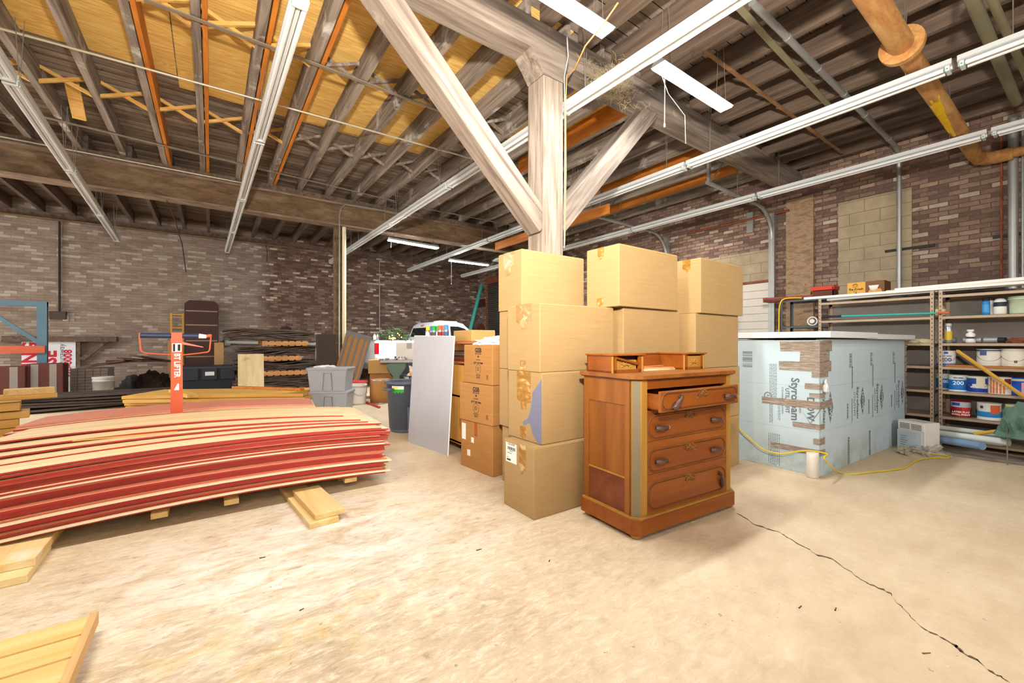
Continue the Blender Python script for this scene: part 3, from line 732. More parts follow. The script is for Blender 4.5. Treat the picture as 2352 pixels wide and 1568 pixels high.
for (y, z, w, h) in ((.44, .27, .07, .16), (.30, .26, .045, .05), (.36, .12, .055, .06)):
    MB().box(-.001, y, z, 0, y+w, z+h).build('sticker', M_paper, g1)
MB().box(-.001, .24, .33, 0, .29, .46).build('tape', plain('a8582e', .4), g1)
g2 = gsb((2.08, 3.19, .467), .42, .54, .368, 'brown box printed GSB, middle of the stack with a paper label on its end', R(5))
MB().box(.12, -.001, .09, .24, 0, .31).build('paper_label', M_paper, g2)
g3 = gsb((2.085, 3.20, .837), .40, .50, .375, 'brown box printed GSB, topmost under the crumpled white plastic', R(2))
# crumpled plastic
def crumple(name, c, sx, sy_, sz, mat, lab, cat, seed, rough=.35, res=22, off=None):
    rn = random.Random(seed); bm = bmesh.new(); bmesh.ops.create_icosphere(bm, subdivisions=4, radius=1)
    from mathutils import noise as nz
    o3 = Vector((rn.random()*50, rn.random()*50, rn.random()*50))
    for w in bm.verts:
        p = w.co.copy(); k = 1 + rough*nz.noise(p*2.2 + o3) + rough*.6*nz.noise(p*5.5 + o3)
        w.co = Vector((p.x*sx*k, p.y*sy_*k, max(p.z, -.0)*sz*k + (0 if p.z > 0 else p.z*.02)))
    me = bpy.data.meshes.new(name); bm.to_mesh(me); bm.free(); me.materials.append(mat)
    o = bpy.data.objects.new(name, me); COL.objects.link(o); o.location = c
    for p in me.polygons: p.use_smooth = False
    return tag(o, lab, cat)
M_plas = plain('e8e8ea', .25, 0, .05, 8, .6)
crumple('plastic_sheet', (2.27, 3.42, 1.213), .19, .24, .075, M_plas, 'crumpled white plastic lying on the top printed brown box', 'plastic', 4, .5)
# cabinet behind the white board
M_plyside = wood('c98a3a', 'e0aa5a', 2, .6, .5, name='orange_ply_side'); M_redwood = wood('a85a2c', 'c97844', 2, .7, .6, name='red_brown_wood')
t = thing('wooden_cabinet', 'tall open wooden cabinet with a yellow plywood side, behind the leaning white board', 'cabinet', (2.26, 3.78, 0))
MB().box(0, .12, .09, .018, 1.55, .98).box(.5, 0, .09, .518, 1.55, 1.22).build('side_panel', M_plyside, t)
for (x, y) in ((0, 0), (.46, 0), (0, 1.5), (.46, 1.5)): MB().box(x-.01, y, 0, x+.05, y+.07, 1.22).build('leg', M_redwood, t)
MB().box(-.02, -.02, 1.22, .54, 1.58, 1.245).build('top', M_redwood, t)
for z in (.1, .62, 1.0): MB().box(.0, .02, z, .5, 1.54, z+.02).build('shelf', M_redwood, t)
for k in range(5): 
    o = MB().box(0, 0, 0, .36, .9, .02).build('stored_board', plain(('6e3a28', '8a4a30', '54382c', '94644a', '6e6058')[k], .6)); o.location = (2.30+.01*k, 3.97, 1.023+.0215*k); tag(o, ('lowest', 'second', 'third', 'fourth', 'uppermost')[k] + ' dark board stored on the upper cabinet shelf', 'board', 'boards stored in the cabinet')
bx = carton((2.30, 3.95, 1.246), .30, .46, .125, M_card3, 'small light brown box lying on the cabinet behind the printed stack', None, R(-3))
# the white board
bo = thing('leaning_board', 'big light grey laminated board leaning against the cabinet beside the trash can', 'board', (1.98, 4.96, 0))
A = [Vector(p) for p in ((0, 0, 0), (.11, -.85, 0), (.20, -.83, 1.30), (.09, .02, 1.315))]; nn = (A[1]-A[0]).cross(A[3]-A[0]).normalized()*-.018
MB().hexa(A + [p + nn for p in A]).build('panel', plain('b2b2b8', .35, 0, .04, 3), bo)
mb = MB(); [mb.cyl(A[i] + nn*.5, A[(i+1) % 4] + nn*.5, .008, seg=6) for i in range(4)]; mb.build('edge_band', M_paper, bo)
# spray cans
def can(name, loc, r, h, body, capc, lab, cat, grp, caph=.03, label_c=None, captype='cap'):
    t = thing(name, lab, cat, loc, rnd.uniform(0, 6), grp)
    MB().lathe([(0, 0), (r*.93, 0), (r, .004), (r, h-caph-.012), (r*.8, h-caph), (0, h-caph)], seg=20).build('body', body, t)
    MB().lathe([(r*.86, h-caph-.006), (r*.86, h-.006), (r*.7, h), (0, h)], seg=20).build('cap', capc, t)
    if label_c: MB().lathe([(r*1.01, h*.15), (r*1.01, h*.6)], seg=20).build('label', label_c, t)
    return t
M_tin = plain('b9bcc0', .3, .7, .06)
cols = [('e2c81e', 'yellow'), ('2a78d2', 'blue'), ('1ea53c', 'green'), ('32b848', 'bright green'), ('e86a3c', 'orange'), ('e87a4a', 'pale orange'), ('4a90dc', 'light blue')]
for k, (c, nm) in enumerate(cols):
    pxk = (983, 990, 997, 1004, 1011, 1018, 1025)[k]; p = at_x(pxk, 770, 2.35)
    can('spray_can', (2.35 + .02*(k % 2), min(p.y, 5.3), 1.245), .033, .205, M_tin, plain(c, .4), 'silver spray can with %s cap in the row on the cabinet' % nm, 'spray can', 'spray paint cans', .05, plain(('d8d8da', '7a3a48', '4a5a50', 'e0e0e0', '8a2f2a', 'd6462f', '44648c')[k], .5))
p = at_x(968, 770, 2.42)
for k in range(2):
    t = thing('plastic_bottle', ('white bottle with blue print left of the spray cans', 'clear plastic bag of bottles left of the spray cans')[k], 'bottle', (2.50, 5.29-.11*k, 1.245))
    MB().lathe([(0, 0), (.045, .003), (.047, .1), (.04, .13), (.018, .15), (.018, .165), (0, .165)], seg=18).build('body', M_plas, t); MB().lathe([(.048, .03), (.048, .07)], seg=18).build('label', plain('3c4a86', .5), t)

# ------------------------------------------------------------------ dresser
M_dr = wood('7a441a', '9a6026', 2, .45, .38, '946c2e', .0, .1, name='dresser_oak_upright')
M_drx = wood('7a3c12', '98541a', 0, .35, .38, '94641f', -.02, .1, name='dresser_oak_front')
M_drd = wood('5e2c16', '83452a', 0, .5, .5, name='dresser_dark_panel')
M_dredge = wood('9a6a2c', 'b08438', 2, .5, .5, name='dresser_worn_edge')
M_bead = wood('6e4018', '8a5a26', 2, .5, .5, name='dresser_bead')
M_drgrey = plain('7f745c', .5, 0, .12, 14); M_hand = plain('5c4238', .35, .2, .25, 60, .5); M_void = plain('1c120c', .9)
W, D, H = 1.04, .49, 1.03
dz = thing('dresser', 'orange-brown antique wooden dresser with four drawers standing in front of the boxes', 'dresser', (2.142, 1.652, 0), R(-4.5))
mb = MB()
ch = .045
def plan(x0, y0, x1, y1, c): return [(x0, y1), (x0, y0+c), (x0+c, y0), (x1-c, y0), (x1, y0+c), (x1, y1)]
MB().prism(plan(-.02, -.02, W+.02, D+.01, ch), .095, 0, Matrix.Translation((0, 0, .03))).build('plinth', M_drx, dz)
MB().prism(plan(-.014, -.014, W+.014, D+.005, ch), .012, 0, Matrix.Translation((0, 0, .125))).build('plinth_moulding', M_dredge, dz)
for x, y in ((.03, .03), (W-.03, .03), (.03, D-.03), (W-.03, D-.03)):
    MB().lathe([(0, 0), (.026, .002), (.036, .014), (.034, .026), (.02, .03), (0, .03)], (x, y, 0), 16).build('foot', M_dredge, dz)
zt = 1.0
for X0, X1 in ((0, .02), (W-.02, W)):
    MB().box(X0, ch, .137, X1, .10, zt).box(X0, D-.05, .137, X1, D, zt).box(X0, .10, .83, X1, D-.05, zt).build('side_frame', M_dr, dz)
for X0, X1 in ((.007, .017), (W-.017, W-.007)):
    MB().box(X0, .10, .37, X1, D-.05, .83).build('side_panel', M_dr, dz)
    MB().box(X0, .10, .137, X1, D-.05, .36).build('lower_panel', M_drd, dz)['label'] = 'dark brown panel'
    MB().box(X0-.006, .10, .36, X1+.006, D-.05, .37).build('panel_bead', M_dredge, dz)
# chamfered corner posts with a worn grey arris
for s in (0, 1):
    f = lambda x: W - x if s else x
    pts = [(f(0), ch), (f(ch), 0), (f(ch+.05), 0), (f(ch+.05), .05), (f(0.0), .06)]
    if s: pts = pts[::-1]
    MB().prism(pts[::-1] if s == 0 else pts[::-1], zt-.137, 0, Matrix.Translation((0, 0, .137))).build('corner_post', M_dredge, dz)
    v = [(f(.006)-.0012*(1-2*s), ch-.0075, .14), (f(ch-.006)-.0012*(1-2*s), .0045, .14), (f(ch-.006)-.0012*(1-2*s), .0045, zt-.003), (f(.006)-.0012*(1-2*s), ch-.0075, zt-.003)]
    MB().add(v, [(0, 1, 2, 3)]).build('worn_arris', M_drgrey, dz)
mb = MB()
for z0, z1 in ((.137, .15), (.345, .39), (.555, .60), (.775, .80), (.935, 1.0)): mb.box(ch+.05, .002, z0, W-ch-.05, .03, z1)
mb.box(.02, D-.015, .137, W-.02, D, 1.0)
mb.build('front_rails', M_drx, dz)
MB().prism(plan(-.028, -.028, W+.028, D+.015, ch+.01), .024, 0, Matrix.Translation((0, 0, zt+.002))).build('top', M_dr, dz)
MB().prism(plan(-.018, -.018, W+.018, D+.01, ch+.01), .006, 0, Matrix.Translation((0, 0, zt-.004))).build('top_moulding', M_drd, dz)
def pull(parent, x, y, z, ang=0.0):
    """carved hand-shaped pull: a fluted bulb narrowing to a bent stem"""
    mb = MB(); ca, sa = math.cos(ang), math.sin(ang)
    def P(u, d, w=0): return (x + u*ca - w*sa, y - d, z + u*sa + w*ca)
    mb.tube([P(-.062, .006), P(-.05, .013), P(-.025, .018), P(.0, .022), P(.02, .026), P(.034, .024)], [.013, .021, .019, .012, .0085, .009], 10)
    for w in (-.012, -.004, .004, .012): mb.tube([P(-.066, .010, w*1.3), P(-.045, .026, w), P(-.02, .031, w*.7), P(.01, .030, w*.3)], .0045, 5)
    mb.tube([P(.034, .026), P(.042, .018, -.004), P(.040, .004, -.012)], [.011, .010, .014], 8)
    mb.lathe([(0, 0), (.016, 0), (.014, .006), (0, .008)], seg=12, M=Matrix.Translation(P(.038, 0, -.012)) @ Matrix.Rotation(R(90), 4, 'X'))
    return mb.build('pull', M_hand, parent)
def carving(parent, x, y, z, s=1.0, mat=None):
    mb = MB()
    for sg in (-1, 1):
        for (dx, dzz, r) in ((.012, .0, .010), (.028, -.006, .012), (.042, -.018, .010), (.03, .012, .009), (.018, .02, .008), (.046, .002, .006)):
            mb.lathe([(0, .006), (r*.5, .0055), (r, .0)], seg=9, M=Matrix.Translation((x+sg*dx*s, y, z+dzz*s)) @ Matrix.Rotation(R(90), 4, 'X') @ Matrix.Diagonal((s, s*.8, 1, 1)))
        mb.tube([(x, y-.003, z-.004*s), (x+sg*.02*s, y-.006, z-.012*s), (x+sg*.038*s, y-.004, z-.006*s), (x+sg*.03*s, y-.004, z+.012*s)], .0035*s, 5)
    mb.lathe([(0, .008), (.006, .007), (.010, 0)], seg=9, M=Matrix.Translation((x, y, z+.01*s)) @ Matrix.Rotation(R(90), 4, 'X') @ Matrix.Diagonal((s, s*1.6, 1, 1)))
    return mb.build('carving', mat or M_drx, parent)
def racetrack(x0, x1, z0, z1, r, y, rad, n=9):
    pts = []
    for cx, cz, a0 in ((x1-r, z1-r, 0), (x0+r, z1-r, 90), (x0+r, z0+r, 180), (x1-r, z0+r, 270)):
        for i in range(n): a = R(a0 + 90*i/(n-1)); pts.append((cx + r*math.cos(a), y, cz + r*math.sin(a)))
    pts.append(pts[0]); pts.append(pts[1]); return MB().tube(pts, rad, 6, cap=False)
def drawer(z0, z1, out, pulls, tilt=0.0):
    o = thing('drawer', None, None, (0, -out, 0), tilt); o.parent = dz
    x0, x1 = ch+.052, W-ch-.052
    b = MB().box(x0, .0, z0, x1, .02, z1, ch=.002)
    if out > .05: b.box(x0+.01, .02, z0+.01, x0+.022, .4, z1-.02).box(x1-.022, .02, z0+.01, x1-.01, .4, z1-.02).box(x0+.01, .02, z0+.01, x1-.01, .4, z0+.018)
    b.build('drawer_front', M_drx, o)
    zz0, zz1 = z0+.008, z1-.008; r = (zz1-zz0)/2-.002
    racetrack(x0+.006, x1-.012, zz0, zz1, min(r, .08), -.001, .0045).build('oval_moulding', M_bead, o)
    racetrack(x0+.016, x1-.022, zz0+.01, zz1-.01, max(min(r, .08)-.01, .02), -.001, .003).build('inner_bead', M_drd, o)
    carving(o, (x0+x1)/2, -.001, z1-.038, 1.25, M_bead)
    for px_, a in pulls: pull(o, x0 + px_*(x1-x0), 0, (z0+z1)/2 - (.005 if abs(a) < .3 else -.0), a)
    return o
drawer(.15, .345, 0, ((.90, R(115)),)); drawer(.392, .555, 0, ((.16, .05), (.845, .05))); drawer(.602, .775, 0, ((.16, .02), (.845, .02)))
drawer(.80, .93, .105, ((.18, R(48)), (.865, .05)), R(1))
# glove boxes on the top
def glove(x, w, y0, tag_open):
    z = zt+.026; h = .115
    o = thing('glove_box', None, None, (x, y0, z)); o.parent = dz
    d = D - y0 - .01
    MB().box(0, .02, 0, .012, d, h).box(w-.012, .02, 0, w, d, h).box(0, d-.01, 0, w, d, h).box(0, .02, 0, w, d, .012).box(.02, .01, 0, w-.02, .022, .018).box(.02, .01, 0, .045, .022, h).box(w-.045, .01, 0, w-.02, .022, h).build('case', M_drx, o)
    MB().box(-.012, -.008, h, w+.012, d+.008, h+.012, ch=.003).build('lid', M_drx, o)
    for xx in (.006, w-.006):
        prof = [(.009, 0)] 
        for k in range(10): prof += [(.006, .008+k*.0105), (.011, .013+k*.0105)]
        prof += [(.009, h)]
        MB().lathe(prof, (xx, .014, 0), 10).build('spindle', M_dredge, o)
    if tag_open:
        MB().box(.05, .03, .018, w-.05, .036, h-.03).build('drawer_front', M_dredge, o)
        M = Matrix.Translation((.045, .004, h-.008)) @ Matrix.Rotation(R(12), 4, 'Y'); MB().box(0, 0, -.014, w-.085, .012, 0, M=M).build('fallen_rail', M_drx, o)
        MB().box(.05, .04, h-.035, w-.05, .2, h-.002).build('gap', M_void, o)
    else: MB().box(.046, .012, .018, w-.046, .02, h-.012).build('drawer_front', M_dredge, o)
    carving(o, w/2, .028 if tag_open else .012, h*.5, .95, M_dredge)
    return o
glove(.02, .30, .22, True); glove(W-.27, .25, .22, False)
MB().box(.32, D-.03, zt+.026, W-.27, D-.018, zt+.14).build('back_board', M_drx, dz); MB().box(.31, D-.04, zt+.141, W-.26, D-.012, zt+.15).build('back_cap', M_drx, dz)
for k, (a, l) in enumerate(((R(3), .34), (R(-4), .30), (R(6), .26))):
    o = MB().box(0, 0, 0, l, .035, .009).build('wood_strip', plain(('e6c8a0', 'c98a54', 'b46a40')[k], .6)); o.matrix_world = dz.matrix_basis @ Matrix.Translation((.40+.02*k, .27+.03*k, zt+.0265 + .0095*k)) @ Matrix.Rotation(a, 4, 'Z')
    tag(o, ('pale', 'tan', 'reddish')[k] + ' thin wood strip lying between the small boxes on the dresser top', 'wood strip', 'loose wood strips on the dresser')

# ------------------------------------------------------------------ blue foam enclosure
M_blue = NT('blue_foam', .7, 0, .2)
def _bl():
    t = M_blue; v = t.co(); n = t.noise(v, 3, 6, .65); g = t.noise(v, 30, 4, .6); x, y, z = t.sep(v)
    c = t.mix(t.math('MULTIPLY', n, .6), 'c6d8e1', 'b6c8d0')
    low = t.math('MULTIPLY', t.math('MAXIMUM', t.math('SUBTRACT', .35, z), 0.0), 1.6); c = t.mix(t.math('MINIMUM', t.math('MULTIPLY', low, t.ramp(n, [(.45, 0.0), (.6, 1.0)])), .7), c, '9c9c86')
    c = t.mix(t.ramp(g, [(.66, 0.0), (.72, .25)]), c, '8aa0a6')
    for zz in (.41, .82):
        s = t.math('LESS_THAN', t.math('ABSOLUTE', t.math('SUBTRACT', z, zz)), .0016); c = t.mix(t.math('MULTIPLY', s, .5), c, '7d939c')
    t.col(c); t.bump(n, .1, .004); return t.m
M_blue = _bl()
M_whitefoam = plain('e4e8e8', .6, 0, .06, 10); M_duct = NT('wrinkled_tape', .5, 0, .3)
def _dt():
    t = M_duct; n = t.noise(t.co((3, 3, 30), (0, .1, 0)), 3, 6, .7, 1); t.col(t.ramp(n, [(.3, '7d6a5c'), (.5, '9c8c7e'), (.7, 'c9bfb2')])); t.bump(n, .8, .006); return t.m
M_duct = _dt()
fb = thing('foam_enclosure', 'big box built of printed blue insulation foam sheets with a white foam lid', 'foam box', (4.577, 1.46, 0), R(-2.2))
FW, FD, FH = 2.44, 1.22, 1.265
MB().box(0, 0, 0, FW, .05, FH, ch=.004).build('front_panel', M_blue, fb)
MB().box(-.052, .004, 0, -.002, FD, FH-.01, ch=.004).build('side_panel', M_blue, fb)
MB().box(0, FD-.05, 0, FW, FD, FH).box(FW-.05, .05, 0, FW, FD-.05, FH-.05).build('back_panel', M_blue, fb)
n = 26; v = []; f = []; rn = random.Random(5)
mb = MB().box(-.10, -.10, FH+.012, 1.12, FD+.03, FH+.07, ch=.006).box(1.13, -.09, FH+.004, FW+.03, FD+.03, FH+.058, ch=.006)
mb.build('lid', M_whitefoam, fb)
# ragged corner at the far end, torn facing
mb = MB()
for k in range(14):
    z = .35 + k*.065; mb.add([(FW-.01, -.004, z), (FW+rn.uniform(.01, .05), -.01, z+.01), (FW+rn.uniform(.01, .045), -.012, z+.06), (FW-.02, -.004, z+.065)], [(0, 1, 2, 3)])
    mb.add([(FW-.01, -.004, z), (FW+rn.uniform(.01, .05), -.01, z+.01), (FW+rn.uniform(.01, .045), .03, z+.06), (FW-.02, .0, z+.065)], [(3, 2, 1, 0)])
mb.build('torn_edge', M_duct, fb)
F_R = basis((0, 0, -1), (0, -1, 0)); L_R = basis((0, 0, -1), (-1, 0, 0))
def fx(px_): # local x on the front
    r = ray(px_, 900); ca, sa = math.cos(R(2.2)), -math.sin(R(2.2))   # meets the turned front plane
    k = (4.577*sa - 1.46*ca)/(r.x*sa - r.y*ca); return min((k*r.x - 4.577)/ca, FW-.10)
def ly(px_):
    return at_x(px_, 900, 4.53).y - 1.46
# tape strips round the near corner: (z0, z1, reach on the left face, reach on the front)
for z0, z1, a, b in ((1.15, 1.245, .33, .22), (1.05, 1.155, .16, .16), (.965, 1.055, .34, .20), (.91, .965, .06, .13), (.80, .855, .12, .10), (.72, .765, .08, .05), (.62, .69, .50, .22), (.43, .48, .22, .05), (.29, .35, .05, .06), (.19, .245, .42, .06)):
    j = lambda: rn.uniform(-.006, .006)
    mb = MB()
    mb.hexa([(-.0555, .0, z0), (-.0525, .0, z0), (-.0525, a, z0+.004+j()), (-.0555, a, z0+.004+j()), (-.0555, .0, z1), (-.0525, .0, z1), (-.0525, a+j(), z1-.004), (-.0555, a+j(), z1-.004)])
    mb.box(-.0555, -.004, z0, .0, -.0005, z1); mb.hexa([(0, -.0035, z0), (b, -.0035, z0+j()), (b, -.0005, z0+j()), (0, -.0005, z0), (0, -.0035, z1), (b+j(), -.0035, z1+j()), (b+j(), -.0005, z1), (0, -.0005, z1)])
    mb.build('tape_strip', M_duct, fb)
crm = crumple('flap', (0, 0, 0), .03, .02, .09, M_whitefoam, None, None, 9); crm.parent = fb; crm.location = (.03, -.02, .79); crm.name = 'torn_tape'
def diamond(parent, kind, u, z, w, h, sc=1.0):
    """dark printed diamond with its word; u is the local x (front) or y (side)"""
    mb = MB()
    if kind == 'F':
        pts = [(u-w/2, z), (u, z-h/2), (u+w/2, z), (u, z+h/2)]; mb.add([(x, -.0016, zz) for x, zz in pts], [(0, 1, 2, 3)])
        o = mb.build('printed_diamond', M_inkg, parent); text('lettering', 'DOW', w*.62, M_blue if kind == 'F' else M_ink, o, (u, -.0028, z), F_R, bold=.001)
    else:
        o = None
        pp = [(-.0536, u-w/2, z), (-.0536, u, z-h/2), (-.0536, u+w/2, z), (-.0536, u, z+h/2), (-.0536, u-w/2, z)]
        mb.tube(pp, .0035, 4, cap=False); o = mb.build('printed_diamond', M_inkg, parent)
        text('lettering', 'DOW', w*.52, M_inkg, o, (-.0536, u, z), L_R, bold=.002)
    return o
def fines(kind, u, z, rows, wid, hgt, parent, rowsp=.012):
    mb = MB()
    for k in range(rows):
        uu = u + k*rowsp*(1 if kind == 'F' else -1); z0 = z
        while z0 > z-hgt:
            l = rn.uniform(.008, .03)
            if kind == 'F': mb.box(uu, -.0022, z0, uu+.0045, -.0012, z0-l)
            else: mb.box(-.0534, uu, z0, -.0524, uu-.0045, z0-l)
            z0 -= l + .006
    o = mb.build('small_print', M_inkg, parent); return o
def bars(kind, u, z, w, h, parent):
    mb = MB()
    for k in range(16):
        if k in (5, 11): continue
        zz = z - k*h/16; t_ = h/16*rn.choice((.35, .6))
        if kind == 'F': mb.box(u-w/2, -.0022, zz, u+w/2, -.0012, zz-t_)
        else: mb.box(-.0534, u-w/2, zz, -.0524, u+w/2, zz-t_)
    if kind == 'F': mb.box(u-w/2-.008, -.0022, z+.006, u-w/2-.004, -.0012, z-h-.006)
    mb.build('barcode', M_inkg, parent)
for i, pxd in enumerate((1907, 1981, 2025, 2078)):
    u = fx(pxd)
    diamond(fb, 'F', u, .62, .125, .30)
    text('lettering', 'Styrofoam', .08, M_inkg, fb, (u-.14, -.0012, .61), F_R, bold=.0015)
    if i: 
        text('lettering', 'UTILITYFIT', .052, M_inkg, fb, (u-.225, -.0012, .60), F_R)
        fines('F', u-.30, .66, 2, .02, .22, fb); fines('F', u-.42, .62, 3, .02, .14, fb); fines('F', u-.40, .28, 4, .02, .26, fb)
        bars('F', u-.32, 1.12, .055, .14, fb); fines('F', u-.30, .99, 3, .02, .22, fb)
u = ly(1862)
diamond(fb, 'L', u, .615, .16, .27)
text('lettering', 'Styrofoam', .098, M_inkg, fb, (-.0532, ly(1826), .69), L_R, bold=.002)
text('lettering', 'UTILITYFIT', .050, M_inkg, fb, (-.0532, ly(1808), .67), L_R, bold=.001)
text('lettering', '15 PSI SCORED INSULATION', .021, M_inkg, fb, (-.0532, ly(1797), .67), L_R)
text('lettering', 'BRAND', .022, M_inkg, fb, (-.0532, ly(1838), .60), L_R)
bars('L', ly(1715), 1.14, .10, .17, fb); fines('L', ly(1767), 1.02, 6, .03, .34, fb); fines('L', ly(1767), .66, 3, .02, .22, fb); fines('L', ly(1787), .68, 2, .02, .2, fb); fines('L', ly(1765), .33, 7, .02, .30, fb, .016)
mb = MB()
for r_ in (.036, .030): mb.tube([(-.0534, ly(1763)+r_*math.cos(a), .70+r_*math.sin(a)) for a in [i*math.pi/10 for i in range(21)]], .0018, 4, cap=False)
mb.build('printed_ring', M_inkg, fb); text('lettering', 'R', .035, M_inkg, fb, (-.0532, ly(1763), .70), L_R)
# capped white pipe offcut by the corner
t = thing('pipe_offcut', 'short upright white pipe offcut standing at the near corner of the foam enclosure', 'pipe', tuple(at_z(1857, 1093)))
t.location = (4.475, 1.50, 0)
MB().lathe([(.045, 0), (.056, 0), (.058, .01), (.057, .225), (.045, .228), (.045, 0)], seg=28, sy_=.82).build('wall', plain('ddd5c8', .45, 0, .05), t)
# yellow extension cord
cp = [at_x(1680, 955, 4.40), at_x(1700, 985, 4.40), at_x(1722, 1006, 4.40), at_x(1750, 1030, 4.41), at_x(1785, 1041, 4.42), at_x(1812, 1040, 4.44), at_x(1835, 1036, 4.45), Vector((4.475, 1.50, .238)), Vector((4.53, 1.405, .222)), at_y(1893, 1052, 1.38), at_y(1910, 1072, 1.36), at_z(1935, 1086, .008), at_z(1965, 1088, .008), at_z(2010, 1083, .008), at_z(2050, 1079, .008), at_z(2080, 1073, .008), at_z(2100, 1060, .008), at_z(2125, 1053, .008), at_z(2150, 1051, .008), at_z(2172, 1052, .008), at_z(2180, 1048, .02), at_z(2165, 1044, .03), at_z(2120, 1040, .03)]
def smooth(pts, n=5):
    out = []; pts = [Vector(q) for q in pts]
    P = [pts[0]] + list(pts) + [pts[-1]]
    for i in range(1, len(P)-2):
        for k in range(n):
            t_ = k/n; a, b, c, d = P[i-1], P[i], P[i+1], P[i+2]
            out.append(.5*((2*b) + (-a+c)*t_ + (2*a-5*b+4*c-d)*t_*t_ + (-a+3*b-3*c+d)*t_**3))
    out.append(P[-2]); return out
tag(MB().tube(smooth(cp), .0065, 8).build('extension_cord', plain('e0c22a', .45), None, cp[12]), 'yellow extension cord trailing over the white pipe offcut and across the floor', 'cord')
# ------------------------------------------------------------------ stacked sheets and lumber
def sheet_mat(name, top, edge):
    return top
M_shtop = wood('dcb57c', 'f0d9ae', 0, .35, .6, 'd09a64', -.06, .1, name='sheet_face')
M_shred = plain('b23a34', .55, 0, .18, 12); M_shpink = plain('d98a70', .6, 0, .12, 10); M_shcream = plain('efe0c2', .6, 0, .08, 10)
BOWC, BOWH = .15, .042
def sheet(L, Wd, th, mats, bow=True, n=14, cx=0.0):
    """bowed sheet: top face, painted front and end edges; centre at the local origin"""
    mb = MB(); v = []
    for i in range(n+1):
        x = -L/2 + L*i/n; dzz = BOWH*(1-((x+cx-BOWC)/1.1)**2) if bow else 0
        v += [(x, -Wd/2, dzz), (x, Wd/2, dzz), (x, Wd/2, dzz+th), (x, -Wd/2, dzz+th)]
    for i in range(n):
        a, b = 4*i, 4*i+4
        mb.add([v[a+3], v[b+3], v[b+2], v[a+2]], [(0, 1, 2, 3)], 0); mb.add([v[a], v[a+1], v[b+1], v[b]], [(0, 1, 2, 3)], 0)
        mb.add([v[a], v[b], v[b+3], v[a+3]], [(0, 1, 2, 3)], 1); mb.add([v[a+1], v[a+2], v[b+2], v[b+1]], [(0, 1, 2, 3)], 1)
    mb.add(v[:4], [(0, 3, 2, 1)], 1); mb.add(v[-4:], [(0, 1, 2, 3)], 1)
    return mb, mats
rn = random.Random(11)
protos = []; yo2 = [0, .0, .012, .02, .03, .012, 0, 0, -.01, .015, .025, .02, .012, 0, .01, .03, .03, .028, .01, 0, 0, -.012, .02, .03, .03, .01, 0, .0, .012, 0, 0]
for e in (M_shred, plain('cf6a54', .55, 0, .14, 10), M_shcream):
    mb, m = sheet(2.44, 1.22, .0118, [M_shtop, e]); o = mb.build('plywood_sheet', m); protos.append(o)
usedp = [False]*3
seq = 'rcrs rrrr csrr rrsr rrrs crrr rsrr rrr'.replace(' ', '')
yo = {'r': .0, 'c': -.012, 's': -.004}
zc = .100
pos = ['bottom part', 'lower part', 'middle', 'upper part', 'top part']
for i in range(31):
    k = seq[i % len(seq)]; idx = 'rsc'.index(k)
    o = protos[idx] if not usedp[idx] else protos[idx].copy()
    if usedp[idx]: COL.objects.link(o)
    usedp[idx] = True
    o.location = (.015 + rn.uniform(-.05, .04), 4.195 + yo[k] + yo2[i] + rn.uniform(-.005, .005), zc + .0128*i)
    tag(o, '%s-edged plywood sheet in the %s of the near bowed stack' % (('red', 'coral', 'cream')[idx], pos[i*5//31]), 'plywood sheet', 'sheets of the near bowed stack')
zc += .0128*31
def topsheet(xc, yc, L, Wd, rz, z, mats, lab, bow=True):
    mb, m = sheet(L, Wd, .0118, mats, bow, cx=0); o = mb.build('plywood_sheet', m); o.location = (xc, yc, z); o.rotation_euler = (0, 0, rz)
    return tag(o, lab, 'plywood sheet')
topsheet(.06, 4.30, 2.40, 1.05, R(-2.5), zc+.000, [M_shtop, M_shred], 'pale plywood sheet set back a little on top of the near stack')
topsheet(.02, 4.36, 2.34, .93, R(-6), zc+.016, [M_shtop, M_shred], 'pale plywood sheet slightly skewed, second of the loose ones on the near stack')
topsheet(-.02, 4.40, 2.36, .80, R(-9), zc+.032, [M_shtop, M_shred], 'pale plywood sheet with a red edge skewed most on the near stack')
topsheet(-.10, 4.50, 2.3, .58, R(-10), zc+.048, [M_shtop, M_shred], 'narrow pale sheet topmost of the near stack in front of the orange lifter')
o = MB().box(0, 0, 0, .55, .012, .008).build('wood_strip', M_newyel); o.location = (-.75, 3.97, zc+.075); o.rotation_euler = (0, 0, R(-4)); tag(o, 'thin dark-edged wood strip lying on the near stack of sheets', 'wood strip')
# second stack, skewed, behind the lifter
for i in range(22):
    zz = .12 + .0185*i; last = i > 17
    m = [M_shpink if i == 21 else M_shtop, M_shred if i % 3 else M_shpink]
    mb, m = sheet(2.40, .98 if not last else .95-.12*(i-18), .0175, m, True, 8); o = mb.build('plywood_sheet', m)
    o.location = (-.19 + rn.uniform(-.02, .02), 5.60 + (.04*(i-17) if last else 0), zz - .02); o.rotation_euler = (0, 0, R(-9.5) + rn.uniform(-.008, .008) + (R(.8)*(i-17) if last else 0))
    tag(o, ('salmon-faced thick sheet on top of the skewed stack behind the lifter' if i == 21 else 'thick %s sheet in the skewed stack behind the orange lifter, %s' % ('red-edged' if i % 3 else 'pinkish', pos[i*5//22])), 'plywood sheet', None if i == 21 else 'sheets of the skewed stack')
